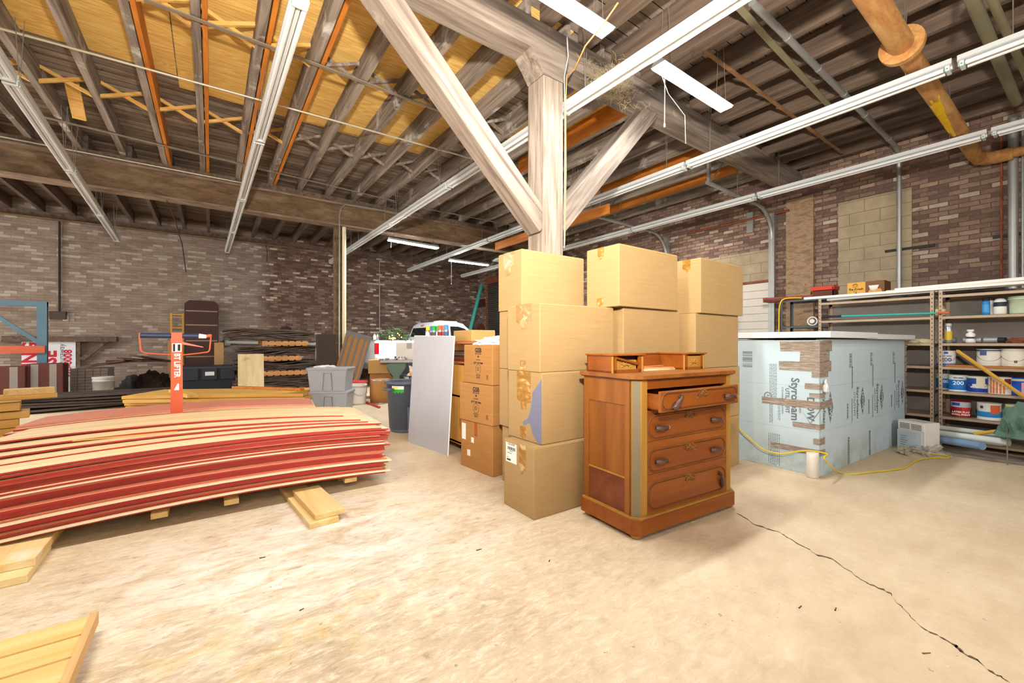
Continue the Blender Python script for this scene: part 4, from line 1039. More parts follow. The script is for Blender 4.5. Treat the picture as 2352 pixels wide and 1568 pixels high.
# third stack: yellow panels
M_yp = wood('c9943e', 'e3b867', 0, .5, .6, name='yellow_panel'); M_ypd = plain('b8842e', .7)
cL = at_z(268, 932, .26); cR = at_z(692, 925, .26); d3 = (cR-cL).normalized(); n3 = Vector((-d3.y, d3.x, 0)); a3 = math.atan2(d3.y, d3.x); L3 = (cR-cL).length
for i in range(5):
    mb = MB().box(0, 0, 0, L3, .95, .05 if i else .16, ch=.004); o = mb.build('yellow_timber_sheet', M_yp); p = cL + d3*(.05*(i % 2)) + n3*(.05*(i % 3) + .04); o.location = (p.x, p.y, (.02, .185, .24, .295, .35)[i]); o.rotation_euler = (0, 0, a3 + R((i % 3)-1))
    tag(o, '%s yellow timber panel in the stack behind the red-edged sheets' % ('lowest', 'second', 'third', 'fourth', 'topmost')[i], 'panel', 'yellow panels behind the sheets')
p1 = at_z(350, 893, .43)
o = MB().box(0, 0, 0, 1.1, .14, .055, ch=.004).build('plank', M_yp); o.location = (p1.x+.25, p1.y-.55, .402); o.rotation_euler = (0, 0, R(-75)); tag(o, 'short yellow plank lying across the yellow panels behind the lifter', 'plank')
p1 = at_z(532, 888, .43); p2 = at_z(690, 893, .43)
o = MB().box(0, 0, 0, (p2-p1).length, .1, .035, ch=.004).build('plank', M_neworange); o.location = (p1.x, p1.y, .402); o.rotation_euler = (0, 0, math.atan2(p2.y-p1.y, p2.x-p1.x)); tag(o, 'long orange-yellow plank lying on the right end of the yellow panels', 'plank')
# bearers under the near stack
M_2x = wood('cfa45c', 'e8c98a', 1, .5, .6, name='pine_bearer'); M_2xs = wood('d8b26c', 'f0d8a0', 1, .4, .6, 'f2e6cc', .05, name='pine_plank')
for i, (x, w) in enumerate(((-.28, .09), (.12, .09), (.95, .10))):
    o = MB().box(-w/2, 0, .062, w/2, 1.2, .10, ch=.004).box(-w/2+.01, .28, 0, w/2-.01, 1.2, .062).build('bearer', M_2x); o.location = (x, 3.63, 0)
    tag(o, ('first', 'second', 'third')[i] + ' pine bearer from the left under the bowed stack of sheets', 'bearer', 'bearers under the near stack')
def plank2(x, y, z, w, L, h, rz, lab):
    o = MB().box(0, 0, 0, w, L, h, ch=.004).build('plank', M_2xs); o.location = (x, y, z); o.rotation_euler = (0, 0, rz); return tag(o, lab, 'plank')
plank2(.525, 3.01, 0, .19, 1.15, .038, R(4.5), 'lower of two pine planks sticking out from under the bowed stack')
plank2(.565, 3.04, .0385, .195, .62, .038, R(4.5), 'upper of two pine planks sticking out from under the bowed stack')
plank2(-1.02, 3.19, 0, .255, .85, .042, R(1), 'lower of two thick planks under the left end of the bowed stack')
plank2(-1.06, 3.29, .0425, .30, .75, .045, R(0), 'upper of two thick planks under the left end of the bowed stack')
# grooved panel in the near corner
t = thing('grooved_panel', 'pale yellow grooved pine panel lying on the floor in the near left corner', 'panel', (-.40, 1.60, .0))
for k in range(6):
    MB().box(-1.2, .145*k+.004, .045, .0 - .0*k, .145*k+.141, .085, ch=.009).build('board', M_2x if False else wood('d9a858', 'edc787', 0, .5, .55, 'c98a3c', -.08, .15, name='panel_board'), t)
MB().box(-1.2, .04, 0, -.02, .12, .045).box(-1.2, .70, 0, -.02, .78, .045).box(-.012, .0, .04, .012, .87, .09).build('batten', wood('c2945a', 'd8b27c', 1, .5), t)
# left lumber stack
M_ly = wood('c8923c', 'e0b566', 0, .5, .6, name='left_lumber')
dirL = R(-8)
for i, (pxr, py, w, h) in enumerate(((18, 985, .3, .09), (90, 972, .3, .09), (36, 955, .28, .09), (34, 940, .28, .09), (32, 925, .28, .09), (55, 915, .26, .08), (38, 900, .30, .09))):
    z = .0 + .095*max(0, i-1) if i > 1 else .0
    p = at_z(pxr, py, z + h) if i else at_z(60, 965, .09)
    o = MB().box(-2.0, 0, 0, 0, w, h, ch=.004).build('lumber_piece', M_ly); o.location = (at_y(pxr+8, 900, 7.0).x, 7.0 + .03*(i % 3) - (.35 if i == 0 else 0), z); o.rotation_euler = (0, 0, R(12))
    tag(o, ('front-most yellow timber lying on the floor at the left edge', 'lowest yellow timber of the left stack', 'second yellow timber of the left stack', 'third yellow timber of the left stack', 'fourth yellow timber of the left stack', 'fifth yellow timber of the left stack', 'sixth yellow timber of the left stack')[i], 'timber', 'yellow timbers stacked at the left edge')
t = thing('notched_beam', 'long yellow beam with pale notched blocks on the left timber stack', 'beam', (-3.80, 6.45, .60), R(13))
MB().box(0, 0, 0, 2.42, .22, .05, ch=.004).build('beam', M_ly, t)
for k in range(5): MB().box(.5*k+.02, .02, .05, .5*k+.40, .2, .115, ch=.004).build('block', M_2x, t)
# orange hand lifter
M_or = plain('d65f38', .45, 0, .08, 5); M_grip = plain('2d3a5a', .4); M_wh = plain('f2efe8', .5, 0, .04)
lf = thing('hand_lifter', 'orange hand pallet lifter with a long upright handle between the stacks', 'pallet lifter', (-.262, 5.0, 0), R(3))
mb = MB(); mb.hexa([(-.05, -.03, .12), (.05, -.03, .12), (.05, .03, .12), (-.05, .03, .12), (-.038, -.02, 1.325), (.042, -.02, 1.325), (.042, .02, 1.325), (-.038, .02, 1.325)]); mb.build('mast', M_or, lf)
MB().box(-.12, -.05, .42, .13, .05, .56, ch=.006).cyl((-.07, 0, .1), (.07, 0, .1), .1).build('base_housing', M_or, lf)
MB().cyl((-.255, -.005, 1.295), (-.038, -.005, 1.295), .022).build('grip', M_grip, lf); MB().cyl((.04, -.005, 1.295), (.17, -.005, 1.295), .022).build('grip', M_grip, lf)
MB().cyl((.165, -.005, 1.295), (.225, -.005, 1.29), .0235, .018).build('tape_wrap', M_wh, lf)
MB().cyl((.22, -.005, 1.293), (.262, -.005, 1.30), .016).box(-.262, -.015, 1.27, -.252, .005, 1.32).build('grip_end', M_or, lf)
MB().tube(smooth([(-.258, -.005, 1.30), (-.252, -.005, 1.20), (-.245, -.005, 1.155), (-.2, -.005, 1.135), (-.04, -.01, 1.12)], 4), .0065, 6).tube(smooth([(.262, -.005, 1.31), (.255, -.005, 1.21), (.245, -.005, 1.15), (.2, -.005, 1.135), (.04, -.01, 1.115)], 4), .0065, 6).build('loop_guard', M_or, lf)
MB().hexa([(.04, -.02, 1.215), (.20, -.02, 1.185), (.20, 0, 1.185), (.04, 0, 1.215), (.04, -.02, 1.24), (.20, -.02, 1.192), (.20, 0, 1.192), (.04, 0, 1.24)]).build('release_lever', plain('e0705a', .4), lf)
MB().box(-.032, -.0235, 1.145, .036, -.0225, 1.225).build('sticker', M_wh, lf)
MB().box(-.026, -.0245, 1.15, -.010, -.0235, 1.22).box(.008, -.0245, 1.155, .028, -.0235, 1.215).build('sticker_print', M_ink, lf)
text('lettering', 'BT LIFTER', .062, M_wh, lf, (.003, -.030, 1.02), basis((0, 0, -1), (0, -1, 0)), bold=.002, sx=.82)
MB().prism([(-.02, .0), (.018, .0), (.018, .06), (.006, .06)], .002, 0, Matrix.Translation((.0, -.030, .79)) @ Matrix.Rotation(R(90), 4, 'X')).build('arrow_mark', M_wh, lf)

# ------------------------------------------------------------------ along the back wall, left part
def ext(pl, pr_, yt, yb, Y):
    a = at_y(pl, yt, Y); b = at_y(pr_, yt, Y); c = at_y((pl+pr_)/2, yb, Y); return a.x, b.x, (at_y((pl+pr_)/2, yt, Y)).z, c.z
M_signw = plain('e4e6ea', .4, 0, .03); M_signr = plain('c8203a', .5)
x0, x1, zt_, zb_ = ext(45, 172, 781, 905, 14.3); zb_ = max(zb_, .02)
sg = thing('sign_board', 'white real estate sign with red letters leaning sideways against the back wall', 'sign', (x0, 14.42, 0))
w_ = x1 - x0; MB().box(0, 0, .02, w_, .03, zt_).build('panel', M_signw, sg)
# the sign lies on its side: words read upward
SR = basis((0, 0, 1), (0, -1, 0))
for s, sz, u, z, m, b in (('LEASING', .34, .20, .62, M_signr, .012), ('LEASE', .34, .64, .62, M_signr, .012), ('Ron Dunaway', .15, .92, .80, plain('55585e', .6), 0), ('320-0008', .19, 1.08, .72, M_signr, .006)):
    text('lettering', s, sz, m, sg, (u*w_/1.27, -.003, z), SR, bold=b, sx=.95)
# bracket shelf on the wall
x0, x1, zt_, zb_ = ext(5, 268, 772, 782, 14.35)
t = thing('wall_shelf', 'dusty brown plank shelf on a diagonal bracket above the white sign', 'shelf', (x0, 14.6, zt_))
MB().box(0, -.3, -.13, x1-x0, 0, 0).build('plank', M_joistdk, t)
xb = at_y(180, 815, 14.4).x - x0; xe = at_y(236, 783, 14.4).x - x0
MB().hexa([(xb, -.2, -.55), (xb+.09, -.2, -.6), (xb+.09, -.12, -.6), (xb, -.12, -.55), (xe, -.2, -.13), (xe+.1, -.2, -.13), (xe+.1, -.12, -.13), (xe, -.12, -.13)]).box(xb-.05, -.18, -1.1, xb+.03, -.1, -.13).build('bracket', M_joistdk, t)
# blue and orange pallet rack end
M_rb = plain('4f6c7a', .5, .1); M_ro = plain('b8583a', .5)
def yz(px_, py, Y=12.7): p = at_y(px_, py, Y); return (p.x, Y, p.z)
rk = thing('pallet_rack', 'blue pallet rack frame with an orange beam at the left edge', 'rack', (at_y(98, 780, 12.7).x, 12.7, 0))
ox = rk.location.x
u = lambda px_, py: (at_y(px_, py, 12.7).x - ox, at_y(px_, py, 12.7).z)
a = u(98, 693); MB().box(-.07, -.05, 0, .07, .05, a[1]).build('upright', M_rb, rk)
MB().box(-3.0, -.04, a[1]-.10, .07, .04, a[1]).build('top_rail', M_rb, rk)
b1 = u(0, 735); b2 = u(93, 789); MB().hexa([(b1[0], -.02, b1[1]), (b2[0], -.02, b2[1]-.05), (b2[0], .02, b2[1]-.05), (b1[0], .02, b1[1]), (b1[0], -.02, b1[1]+.09), (b2[0], -.02, b2[1]+.05), (b2[0], .02, b2[1]+.05), (b1[0], .02, b1[1]+.09)]).build('diagonal_brace', M_rb, rk)
b1 = u(50, 803); MB().box(-3.0, -.09, b1[1]-.07, .05, -.05, b1[1]+.08).build('beam', M_ro, rk)
MB().box(-3.0, -.05, 1.0, -2.86, .05, 2.2).build('far_upright', M_rb, rk)
crumple('cloth_heap', (ox-1.35, 12.7, u(20, 690)[1]), .42, .3, .3, plain('4a3434', .9), 'dark red-brown cloth heap on top of the blue rack', 'cloth', 6)
# reddish cartons with grey tape
for i, (pl, pr_, yt, Y) in enumerate(((60, 145, 835, 12.1), (-40, 58, 842, 12.0))):
    x0, x1, zt_, zb_ = ext(pl, pr_, yt, 900, Y)
    t = thing('large_carton', ('dark red carton with grey tape bands, nearer the white sign', 'dark red carton with grey tape bands at the left edge')[i], 'box', (x0, Y, 0))
    MB().box(0, 0, 0, x1-x0, .4, zt_, ch=.01).build('body', plain('5a3026', .7, 0, .15), t)
    for fx_ in (.12, .62): MB().box(fx_*(x1-x0), -.003, .02, (fx_+.2)*(x1-x0), .0, zt_-.01).build('tape', plain('8a8078', .5, 0, .1), t)
# dark flat lumber
M_dkl = wood('2e2622', '5a4c44', 0, .5, .7, '7a6a5c', -.05, .3, name='dark_salvaged_board')
base = at_z(180, 935, 0)
for i in range(15):
    o = MB().box(-1.2-.1*(i % 4), -.13, 0, 1.5 - .15*(i % 3), .13, .035, ch=.003).build('salvaged_board', M_dkl); o.location = (base.x + .1 + rn.uniform(-.15, .2), base.y - .5 + .30*(i % 3), .04 + .042*(i//3) + .003*i); o.rotation_euler = (0, R(rn.uniform(-1.5, 1.5)), R(rn.uniform(-9, 9)))
    tag(o, 'dark salvaged board in the low heap behind the yellow panels', 'board', 'dark boards in the low heap')
# film wrapped pallet with buckets
x0, x1, zt_, zb_ = ext(155, 300, 838, 905, 12.4)
t = thing('wrapped_pallet', 'film-wrapped pallet of greyish slates with loose tiles on top', 'pallet load', (x0, 12.4, 0))
M_slate = plain('6a574a', .8, 0, .25, 20)
MB().box(0, 0, 0, x1-x0, .9, .12).build('pallet', M_joistdk, t)
mb = MB()
for r_ in range(9):
    for c in range(5): mb.box(.03+c*(x1-x0)/5.2*.62, .02, .13+r_*.062, .03+(c+.93)*(x1-x0)/5.2*.62, .8, .13+r_*.062+.054)
mb.build('slates', M_slate, t)
film = NT('wrap_film', .2, 0, .5); film.b.inputs['Alpha'].default_value = .14; film.b.inputs['Base Color'].default_value = hexc('9a9086')
MB().box(-.02, -.03, .1, x1-x0+.02, .85, zt_-.02, ch=.04).build('film', film.m, t)
for k in range(5):
    o = MB().box(-.42, -.2, 0, .42, .2, .03).build('loose_tile', plain('5a4238', .8, 0, .2, 12)); o.location = (x0+.55+.2*k, 12.75, zt_+.0+.022*k); o.rotation_euler = (R(3), R(-12+6*k), R(15*k-20)); tag(o, 'brown tile lying loose on the film-wrapped pallet', 'tile', 'loose tiles on the wrapped pallet')
def bucket(loc, r, h, mat, rim, lab, lid=True, grp=None, prints=None):
    t = thing('bucket', lab, 'bucket', loc, rnd.uniform(-.4, .4), grp)
    MB().lathe([(0, 0), (r*.86, 0), (r*.9, h*.06), (r*.97, h*.80), (r*1.02, h*.80), (r*1.02, h*.86), (r*.98, h*.86), (r, h*.97)] + ([] if lid else [(r*.94, h*.97), (r*.85, .02), (0, .02)]), seg=26).build('body', mat, t)
    if lid: MB().lathe([(r*1.04, h*.93), (r*1.05, h), (r*.95, h), (r*.93, h*.985), (0, h*.985)], seg=26).build('lid', rim, t)
    MB().tube([(r*1.02*math.cos(a), -r*1.02*math.sin(a), h*.83 - .45*h*math.sin(a)) for a in [i*math.pi/10 for i in range(11)]], .003, 5).build('handle', M_chain, t)
    if prints: MB().lathe([(r*.985, h*.42), (r*1.0, h*.72)], seg=26).build('label', prints, t)
    return t
M_bw = plain('e6e2da', .45, 0, .05); M_bg = plain('b8b4ac', .4, 0, .08)
b = bucket((x0+.85, 12.18, 0), .15, .36, M_bw, M_bw, 'white bucket tipped beside the wrapped pallet', False); b.location = tuple(at_z(212, 905, .1)); b.rotation_euler = (0, R(-25), 0); b.location.z = .22
p = at_z(250, 908, 0); bucket((p.x+.1, 12.15, .0), .17, .52, M_bg, M_bg, 'grey translucent bucket standing at the right end of the wrapped pallet')
M_bin = plain('2a2c32', .5, 0, .1)
crumple('tarp', tuple(at_y(320, 890, 13.4))[:2] + (.0,), .42, .3, .42, plain('23262e', .6), 'dark blue bundled tarp on the floor by the wrapped pallet', 'tarp', 12)
crumple('rag_heap', tuple(at_y(355, 890, 13.2))[:2] + (.0,), .38, .3, .55, plain('33241e', .9), 'dark brown rag heap beside the black bins', 'rags', 13)
# folded brown table against the wall
x0, x1, zt_, zb_ = ext(424, 502, 690, 865, 14.45)
t = thing('folded_table', 'tall dark brown folding table leaning on end against the back wall', 'table', (x0, 14.4, 0)); t.rotation_euler = (R(-4), 0, 0); t.location.y = 14.2
M_tb = plain('43271e', .55, 0, .2); w_ = x1-x0
mb = MB().prism([(.06, .0), (w_-.06, 0), (w_, .06), (w_, zt_-.1), (w_-.1, zt_), (.1, zt_), (0, zt_-.1), (0, .06)], .04, 0, Matrix(((1,0,0,0),(0,0,-1,.04),(0,1,0,0),(0,0,0,1)))); mb.build('top', M_tb, t)
for f_ in (.35, .53, .71, .87): MB().box(.03, -.015, zt_*f_, w_-.03, .0, zt_*f_+.03).build('batten', plain('a08468', .6), t)
# yellow ladder behind it
x0, x1, zt_, zb_ = ext(391, 420, 719, 860, 14.45)
t = thing('yellow_ladder', 'narrow yellow ladder standing behind the folded brown table', 'ladder', (x0, 14.45, 0)); M_yl = plain('d49a20', .5)
MB().box(0, 0, 0, .04, .05, zt_).build('rail', M_yl, t); MB().box(.25, 0, 0, .29, .05, zt_).build('rail', M_yl, t)
for k in range(7): MB().box(.04, .01, zt_-.02-.36*k-.03, .60, .04, zt_-.02-.36*k).build('rung', M_yl, t)
for i, (pl, pr_, yt, c) in enumerate(((384, 412, 785, 'a98258'), (492, 514, 786, 'b98f5e'))):
    x0, x1, zt_, zb_ = ext(pl, pr_, yt, 895, 14.0)
    o = MB().box(0, 0, 0, x1-x0, .03, zt_).build('cardboard_sheet', plain(c, .8)); o.location = (x0, 14.02, 0); o.rotation_euler = (R(-6), 0, 0); tag(o, ('tall cardboard sheet leaning left of the folded brown table', 'tall cardboard sheet leaning right of the folded brown table')[i], 'cardboard')
# black storage bins
def bin_(pl, pr_, yt, Y, mat, lab, h=.62, dpt=.8):
    x0, x1, zt_, zb_ = ext(pl, pr_, yt, 890, Y)
    t = thing('storage_bin', lab, 'bin', (x0, Y, 0)); w_ = x1-x0
    mb = MB(); mb.hexa([(.06, .05, 0), (w_-.06, .05, 0), (w_-.06, dpt-.05, 0), (.06, dpt-.05, 0), (0, 0, zt_-.05), (w_, 0, zt_-.05), (w_, dpt, zt_-.05), (0, dpt, zt_-.05)])
    for k in range(3): mb.box(w_*(.05+.32*k), -.03, zt_*.5, w_*(.05+.32*k)+w_*.26, .03, zt_*.93, ch=.01)
    mb.build('body', mat, t); MB().box(-.03, -.03, zt_-.06, w_+.03, dpt+.03, zt_, ch=.012).build('lid', plain('343a48', .45), t)
    return t, w_, zt_
t, w_, z_ = bin_(413, 546, 841, 12.6, M_bin, 'wide black storage bin with a silver label below the folded table')
MB().box(w_*.42, -.034, z_*.66, w_*.58, -.031, z_*.80).build('label', M_tin, t)
# stack of bark-like veneer bundles with pallets
M_bark = NT('veneer_layers', .85, 0, .2)
def _bk():
    t = M_bark; n = t.noise(t.co((.8, .8, 26)), 2, 7, .7, 1.2); t.col(t.ramp(n, [(.3, '2e2620'), (.47, '57483e'), (.6, '7d6c60'), (.75, 'b5a294')])); t.bump(n, 1, .03); return t.m
M_bark = _bk(); M_pal = wood('a06c3c', 'c8945c', 0, .6, .7, name='pallet_wood')
x0, x1, zt_, zb_ = ext(549, 736, 800, 895, 11.6); w_ = x1-x0
def pallet(loc, w, d, lab, grp, mat=M_pal, rz=0):
    t = thing('pallet', lab, 'pallet', loc, rz, grp)
    for y in (0, d/2-.02, d-.04):
        MB().box(0, y, .02, w, y+.04, .10).build('stringer', mat, t)
    mb = MB()
    for z in (0, .10):
        for k in range(7): mb.box(w*k/7+.01, 0, z, w*(k+.8)/7, d, z+.018)
    mb.build('deck_boards', mat, t)
    for xx in (0, w/2-.03, w-.06): MB().box(xx, -.005, .018, xx+.06, .05, .10).build('block', mat, t)
    return t
zs = [0.02, .14]
lay = [(549, 735, .16), (585, 725, .52), (575, 722, .78), (590, 727, 1.0)]
names = ('lowest', 'second', 'third', 'topmost')
zz = .0
pallet((x0+.25, 11.65, 0), w_-.35, 1.0, 'bottom pallet under the dark veneer bundles', 'pallets in the veneer pile')
zcur = .12
for i, hh in enumerate((.30, .22, .22, .26)):
    mb = MB(); rn2 = random.Random(20+i); nlay = 7
    for k in range(nlay):
        z0 = zcur + hh*k/nlay; z1 = zcur + hh*(k+.92)/nlay; j = rn2.uniform(-.12, .1); j2 = rn2.uniform(-.12, .12)
        n = 10; v = []
        for q in range(n+1):
            x = x0 - .25*(i == 3) + j + (w_ + .1*(i < 3) + j2 - j)*q/n; wv = .02*math.sin(q*1.1+k)+.03*math.sin(q*.5+i*2)
            v += [(x, 11.55+rn2.uniform(0, .06), z0+wv), (x, 12.6, z0+wv), (x, 12.6, z1+wv), (x, 11.55+rn2.uniform(0, .06), z1+wv)]
        for q in range(n):
            a, b = 4*q, 4*q+4; mb.add([v[a], v[b], v[b+3], v[a+3], v[a+1], v[b+1], v[b+2], v[a+2]], [(0, 1, 2, 3), (3, 2, 6, 7), (4, 7, 6, 5)])
        mb.add(v[:4], [(0, 3, 2, 1)]); mb.add(v[-4:], [(0, 1, 2, 3)])
    tag(mb.build('veneer_bundle', M_bark, None, (x0, 11.6, zcur)), '%s dark wavy veneer bundle in the pile by the steel column' % names[i], 'veneer bundle', 'dark veneer bundles')
    zcur += hh + .015
    if i < 3:
        pallet((x0 + (.42, .30, .45)[i], 11.50, zcur), w_-.75, 1.0, '%s pallet between the dark veneer bundles' % ('lower', 'middle', 'upper')[i], 'pallets in the veneer pile'); zcur += .125
p = ext(547, 607, 813, 885, 10.9)
t = MB().hexa([(0, 0, 0), (p[1]-p[0], 0, 0), (p[1]-p[0], .02, 0), (0, .02, 0), (0, .15, p[2]), (p[1]-p[0], .15, p[2]), (p[1]-p[0], .17, p[2]), (0, .17, p[2])]).build('plywood_offcut', wood('c8b080', 'dccaa0', 2, .5, .7, '8a7a58', .0)); t.location = (p[0], 10.9, 0); tag(t, 'pale plywood offcut leaning on the dark veneer pile', 'plywood')
a = at_y(520, 786, YW-.05); b_ = at_y(735, 790, YW-.05); tag(MB().cyl(a, b_, .05, seg=10).build('white_pipe', plain('cfc8bc', .5), None, a), 'long off-white pipe lying along the back wall above the veneer pile', 'pipe')
crumple('dark_chunk', tuple(at_y(657, 786, 12.0)), .12, .1, .09, plain('3a2620', .8), 'dark chunk of wood resting on the topmost veneer bundle', 'wood chunk', 3); bpy.data.objects['dark_chunk'].location.z = zcur+.0
# wall outlet near the table
o = MB().box(-.08, -.08, -.09, .08, 0, .09, ch=.015).cyl((0, -.03, 0), (.3, -.03, .0), .012, seg=6).build('wall_outlet', M_galv); p = at_y(522, 787, YW); o.location = (p.x, YW, p.z+.0); tag(o, 'grey outlet box on the back wall with a conduit running right', 'outlet box')
# ------------------------------------------------------------------ middle distance behind the boxes
can_ = at_z(905, 995, 0)
tc = thing('trash_can', 'dark grey round plastic trash can beside the leaning white board', 'trash can', (2.23, 5.66, 0), R(20))
M_tc = plain('5a6272', .45, 0, .06)
prof = [(0, .0), (.20, .0), (.215, .02), (.235, .40), (.262, .66), (.285, .66), (.29, .685), (.28, .70), (.262, .695), (.225, .05), (0, .03)]
MB().lathe(prof, seg=36).build('body', M_tc, tc)
for a in (R(160), R(-20)):
    MB().box(.235, -.075, .02, .262, .075, .36, ch=.01, M=Matrix.Rotation(a-R(90), 4, 'Z')).build('rib', M_tc, tc)
for a in (R(175), R(-5)):
    MB().box(.255, -.09, .585, .325, .09, .615, ch=.008, M=Matrix.Rotation(a, 4, 'Z')).build('handle', M_tc, tc)
M_lbg = plain('3aa33a', .5); M_lby = plain('e8d84a', .5)
ang = math.atan2(-5.66, -2.23) - R(20)
def canlabel(z0, z1, m, nm, a0=-.34, a1=.30, r0=.2485):
    mb = MB(); v = []
    for k in range(9):
        a = ang + a0 + (a1-a0)*k/8
        for z in (z0, z1):
            r_ = .235 + (z-.40)*.1038 + (.004 if nm == 'label_logo' else .0025); v.append((r_*math.cos(a), r_*math.sin(a), z))
    for k in range(8): mb.add([v[2*k], v[2*k+2], v[2*k+3], v[2*k+1]], [(0, 1, 2, 3)])
    return mb.build(nm, m, tc)
canlabel(.545, .60, M_lbg, 'green_label', -.78, -.1); canlabel(.60, .645, M_paper, 'label_top', -.78, -.1); canlabel(.612, .635, M_lby, 'label_logo', -.74, -.4, .25)
# grey totes
M_tote = plain('9fa2a6', .45, 0, .05)
def tote(loc, rz, lab, h=.40, L=.66, Wd=.46):
    t = thing('storage_tote', lab, 'tote', loc, rz, 'grey totes')
    mb = MB(); a, b = L/2, Wd/2
    def ring(k, z): return [(-a*k, -b*k, z), (a*k, -b*k, z), (a*k, b*k, z), (-a*k, b*k, z)]
    mb.hexa(ring(.86, 0) + ring(.97, h-.05)); mb.build('body', M_tote, t)
    MB().box(-a, -b, h-.055, a, b, h-.035, ch=.006).box(-a*1.03, -b*1.03, h-.035, a*1.03, b*1.03, h, ch=.01).build('lid', M_tote, t)
    for s in (-1, 1):
        mb = MB(); pts = [(-.08, -b*.87, .02), (.08, -b*.87, .02), (.07, -b*.97, h-.09), (-.05, -b*.97, h-.09)]
        if s == 1: mb.tube([pts[0], pts[3], pts[2], pts[1]], .008, 6)
        else: mb.tube([(p[0], -p[1], p[2]) for p in (pts[0], pts[3], pts[2], pts[1])], .008, 6)
        mb.build('rib', plain('7e8186', .5), t)
    return t
tote((1.72, 7.80, 0), R(-30), 'grey plastic tote, lower of the two by the steel column'); tote((1.71, 7.79, .402), R(-31), 'grey plastic tote, upper of the two, with papers on its lid')
o = crumple('paper_heap', (1.62, 7.82, .803), .17, .13, .035, M_paper, 'crumpled newspaper on the lid of the upper grey tote', 'paper', 22, .4)
# white pail, cardboard drum, boxes on the floor
M_redrim = plain('c83a3c', .4)
bucket((2.42, 8.68, 0), .165, .46, M_bw, M_redrim, 'white pail with a red lid beside the grey totes', True, None, plain('d8d2d0', .5))
t = thing('fibre_drum', 'orange-brown cardboard drum behind the trash can', 'drum', (2.82, 8.55, 0)); MB().lathe([(0, 0), (.195, 0), (.195, .48), (.19, .485), (0, .485)], seg=30).build('wall', M_card2, t); MB().lathe([(.198, .0), (.198, .02)], seg=30).lathe([(.198, .46), (.198, .485)], seg=30).build('rim', M_tin, t)
p = at_z(836, 905, 0)
t = carton((2.85, 9.35, 0), .50, .40, .55, M_card2, 'open brown carton behind the white pail, flaps raised', None, R(-20))
t = carton((2.80, 9.30, .551), .52, .34, .30, M_card3, 'pale yellow carton standing on the open brown carton', None, R(-20))
carton((3.35, 8.15, .13), .30, .34, .42, M_card3, 'light brown carton on a small pallet behind the trash can', None, R(-20))
crumple('paper_bag', (3.48, 8.28, .551), .16, .14, .12, plain('c8a47c', .8), 'crumpled brown paper on the carton behind the trash can', 'paper', 31)
pallet((3.0, 7.95, 0), .8, .6, 'small wooden pallet on the floor behind the trash can', None, M_joist, R(-30))
a = at_z(838, 922, .02); b_ = at_z(872, 935, .02); tag(MB().cyl(a, b_, .02, seg=8).build('red_pipe', M_redrim, None, a), 'short red pipe lying on the floor by the cardboard drum', 'pipe')
# dark speaker cabinet
t = thing('speaker_cabinet', 'tall dark brown speaker cabinet beside the steel column', 'speaker', (1.92, 9.0, 0), R(-8))
M_spk = plain('3c322c', .7, 0, .2)
MB().box(-.22, -.2, 0, .12, .25, 1.40, ch=.01).build('cabinet', M_spk, t)
MB().lathe([(.13, 0), (.14, .012), (.12, .02), (.05, -.01), (0, .0)], (0, 0, 0), 24, M=Matrix.Translation((-.22, .02, 1.0)) @ Matrix.Rotation(R(-90), 4, 'Y')).build('cone', plain('8a8682', .4, .3), t)
MB().box(.125, -.1, .3, .127, -.08, 1.35).build('orange_drip', M_neworange, t)
# leaning striped carton
Lc = 1.32; a = at_z(802, 888, .05)
t = thing('long_carton', 'long orange-brown carton with grey tape stripes leaning beside the totes', 'box', (2.24, 9.0, .12)); t.rotation_euler = (R(-8), R(15), R(-18))
MB().box(-.32, -.15, 0, .18, .15, Lc, ch=.008).build('body', M_card2, t)
M_gt = plain('6a6462', .5, 0, .12)
for x in (-.29, -.18, -.07, .05, .14): MB().box(x, -.153, .12, x+.045, -.15, Lc-.08).build('tape_stripe', M_gt, t)
MB().box(-.325, -.154, Lc-.10, .185, .154, Lc+.004).build('end_tape', M_gt, t); MB().box(-.325, -.154, 0, .185, .154, .18).build('end_tape', M_gt, t)
# work table with stuff on it
tb = thing('tool_table', 'grey-topped work table on flared green legs by the truck', 'table', (3.75, 8.9, 0), R(-24))
M_tt = plain('8e8b86', .4, .5, .15, 20); M_gl = plain('5c7464', .5, .1)
MB().box(-.75, -.35, .80, .85, .35, .86, ch=.006).build('table_top', M_tt, tb)
for x in (-.42, .22):
    mb = MB().prism([(-.07, 0), (.07, 0), (.07, .5), (.19, .68), (.19, .80), (-.19, .80), (-.19, .68), (-.07, .5)], .5, 0, Matrix(((1,0,0,x),(0,0,-1,.25),(0,1,0,0),(0,0,0,1))))
    mb.build('leg', M_gl, tb)
MB().box(-.5, -.05, .3, .3, .05, .38).build('stretcher', M_tt, tb)
bx = thing('appliance_box', 'white box with a grey square print on the grey work table', 'box', tuple(tb.matrix_basis @ Vector((-.42, -.26, .861))), R(-24))
MB().box(0, 0, 0, .46, .34, .37, ch=.005).build('body', plain('ddd8d0', .5, 0, .04), bx)
MB().box(.22, -.002, .24, .33, 0, .368).build('grey_square', plain('a9a59e', .6), bx)
MB().box(-.002, .05, .1, 0, .34, .3).build('side_print', plain('c2bdb4', .6), bx)
for k in range(3): MB().cyl((.06+.06*k, -.001, .05), (.06+.06*k, .0, .05), .018).build('printed_mark', plain('8a8680', .6), bx)
c_ = tb.matrix_basis @ Vector((.45, -.2, .861)); crumple('white_bag', tuple(c_), .2, .13, .14, M_wh, 'crumpled white bag with red print on the work table', 'bag', 41)
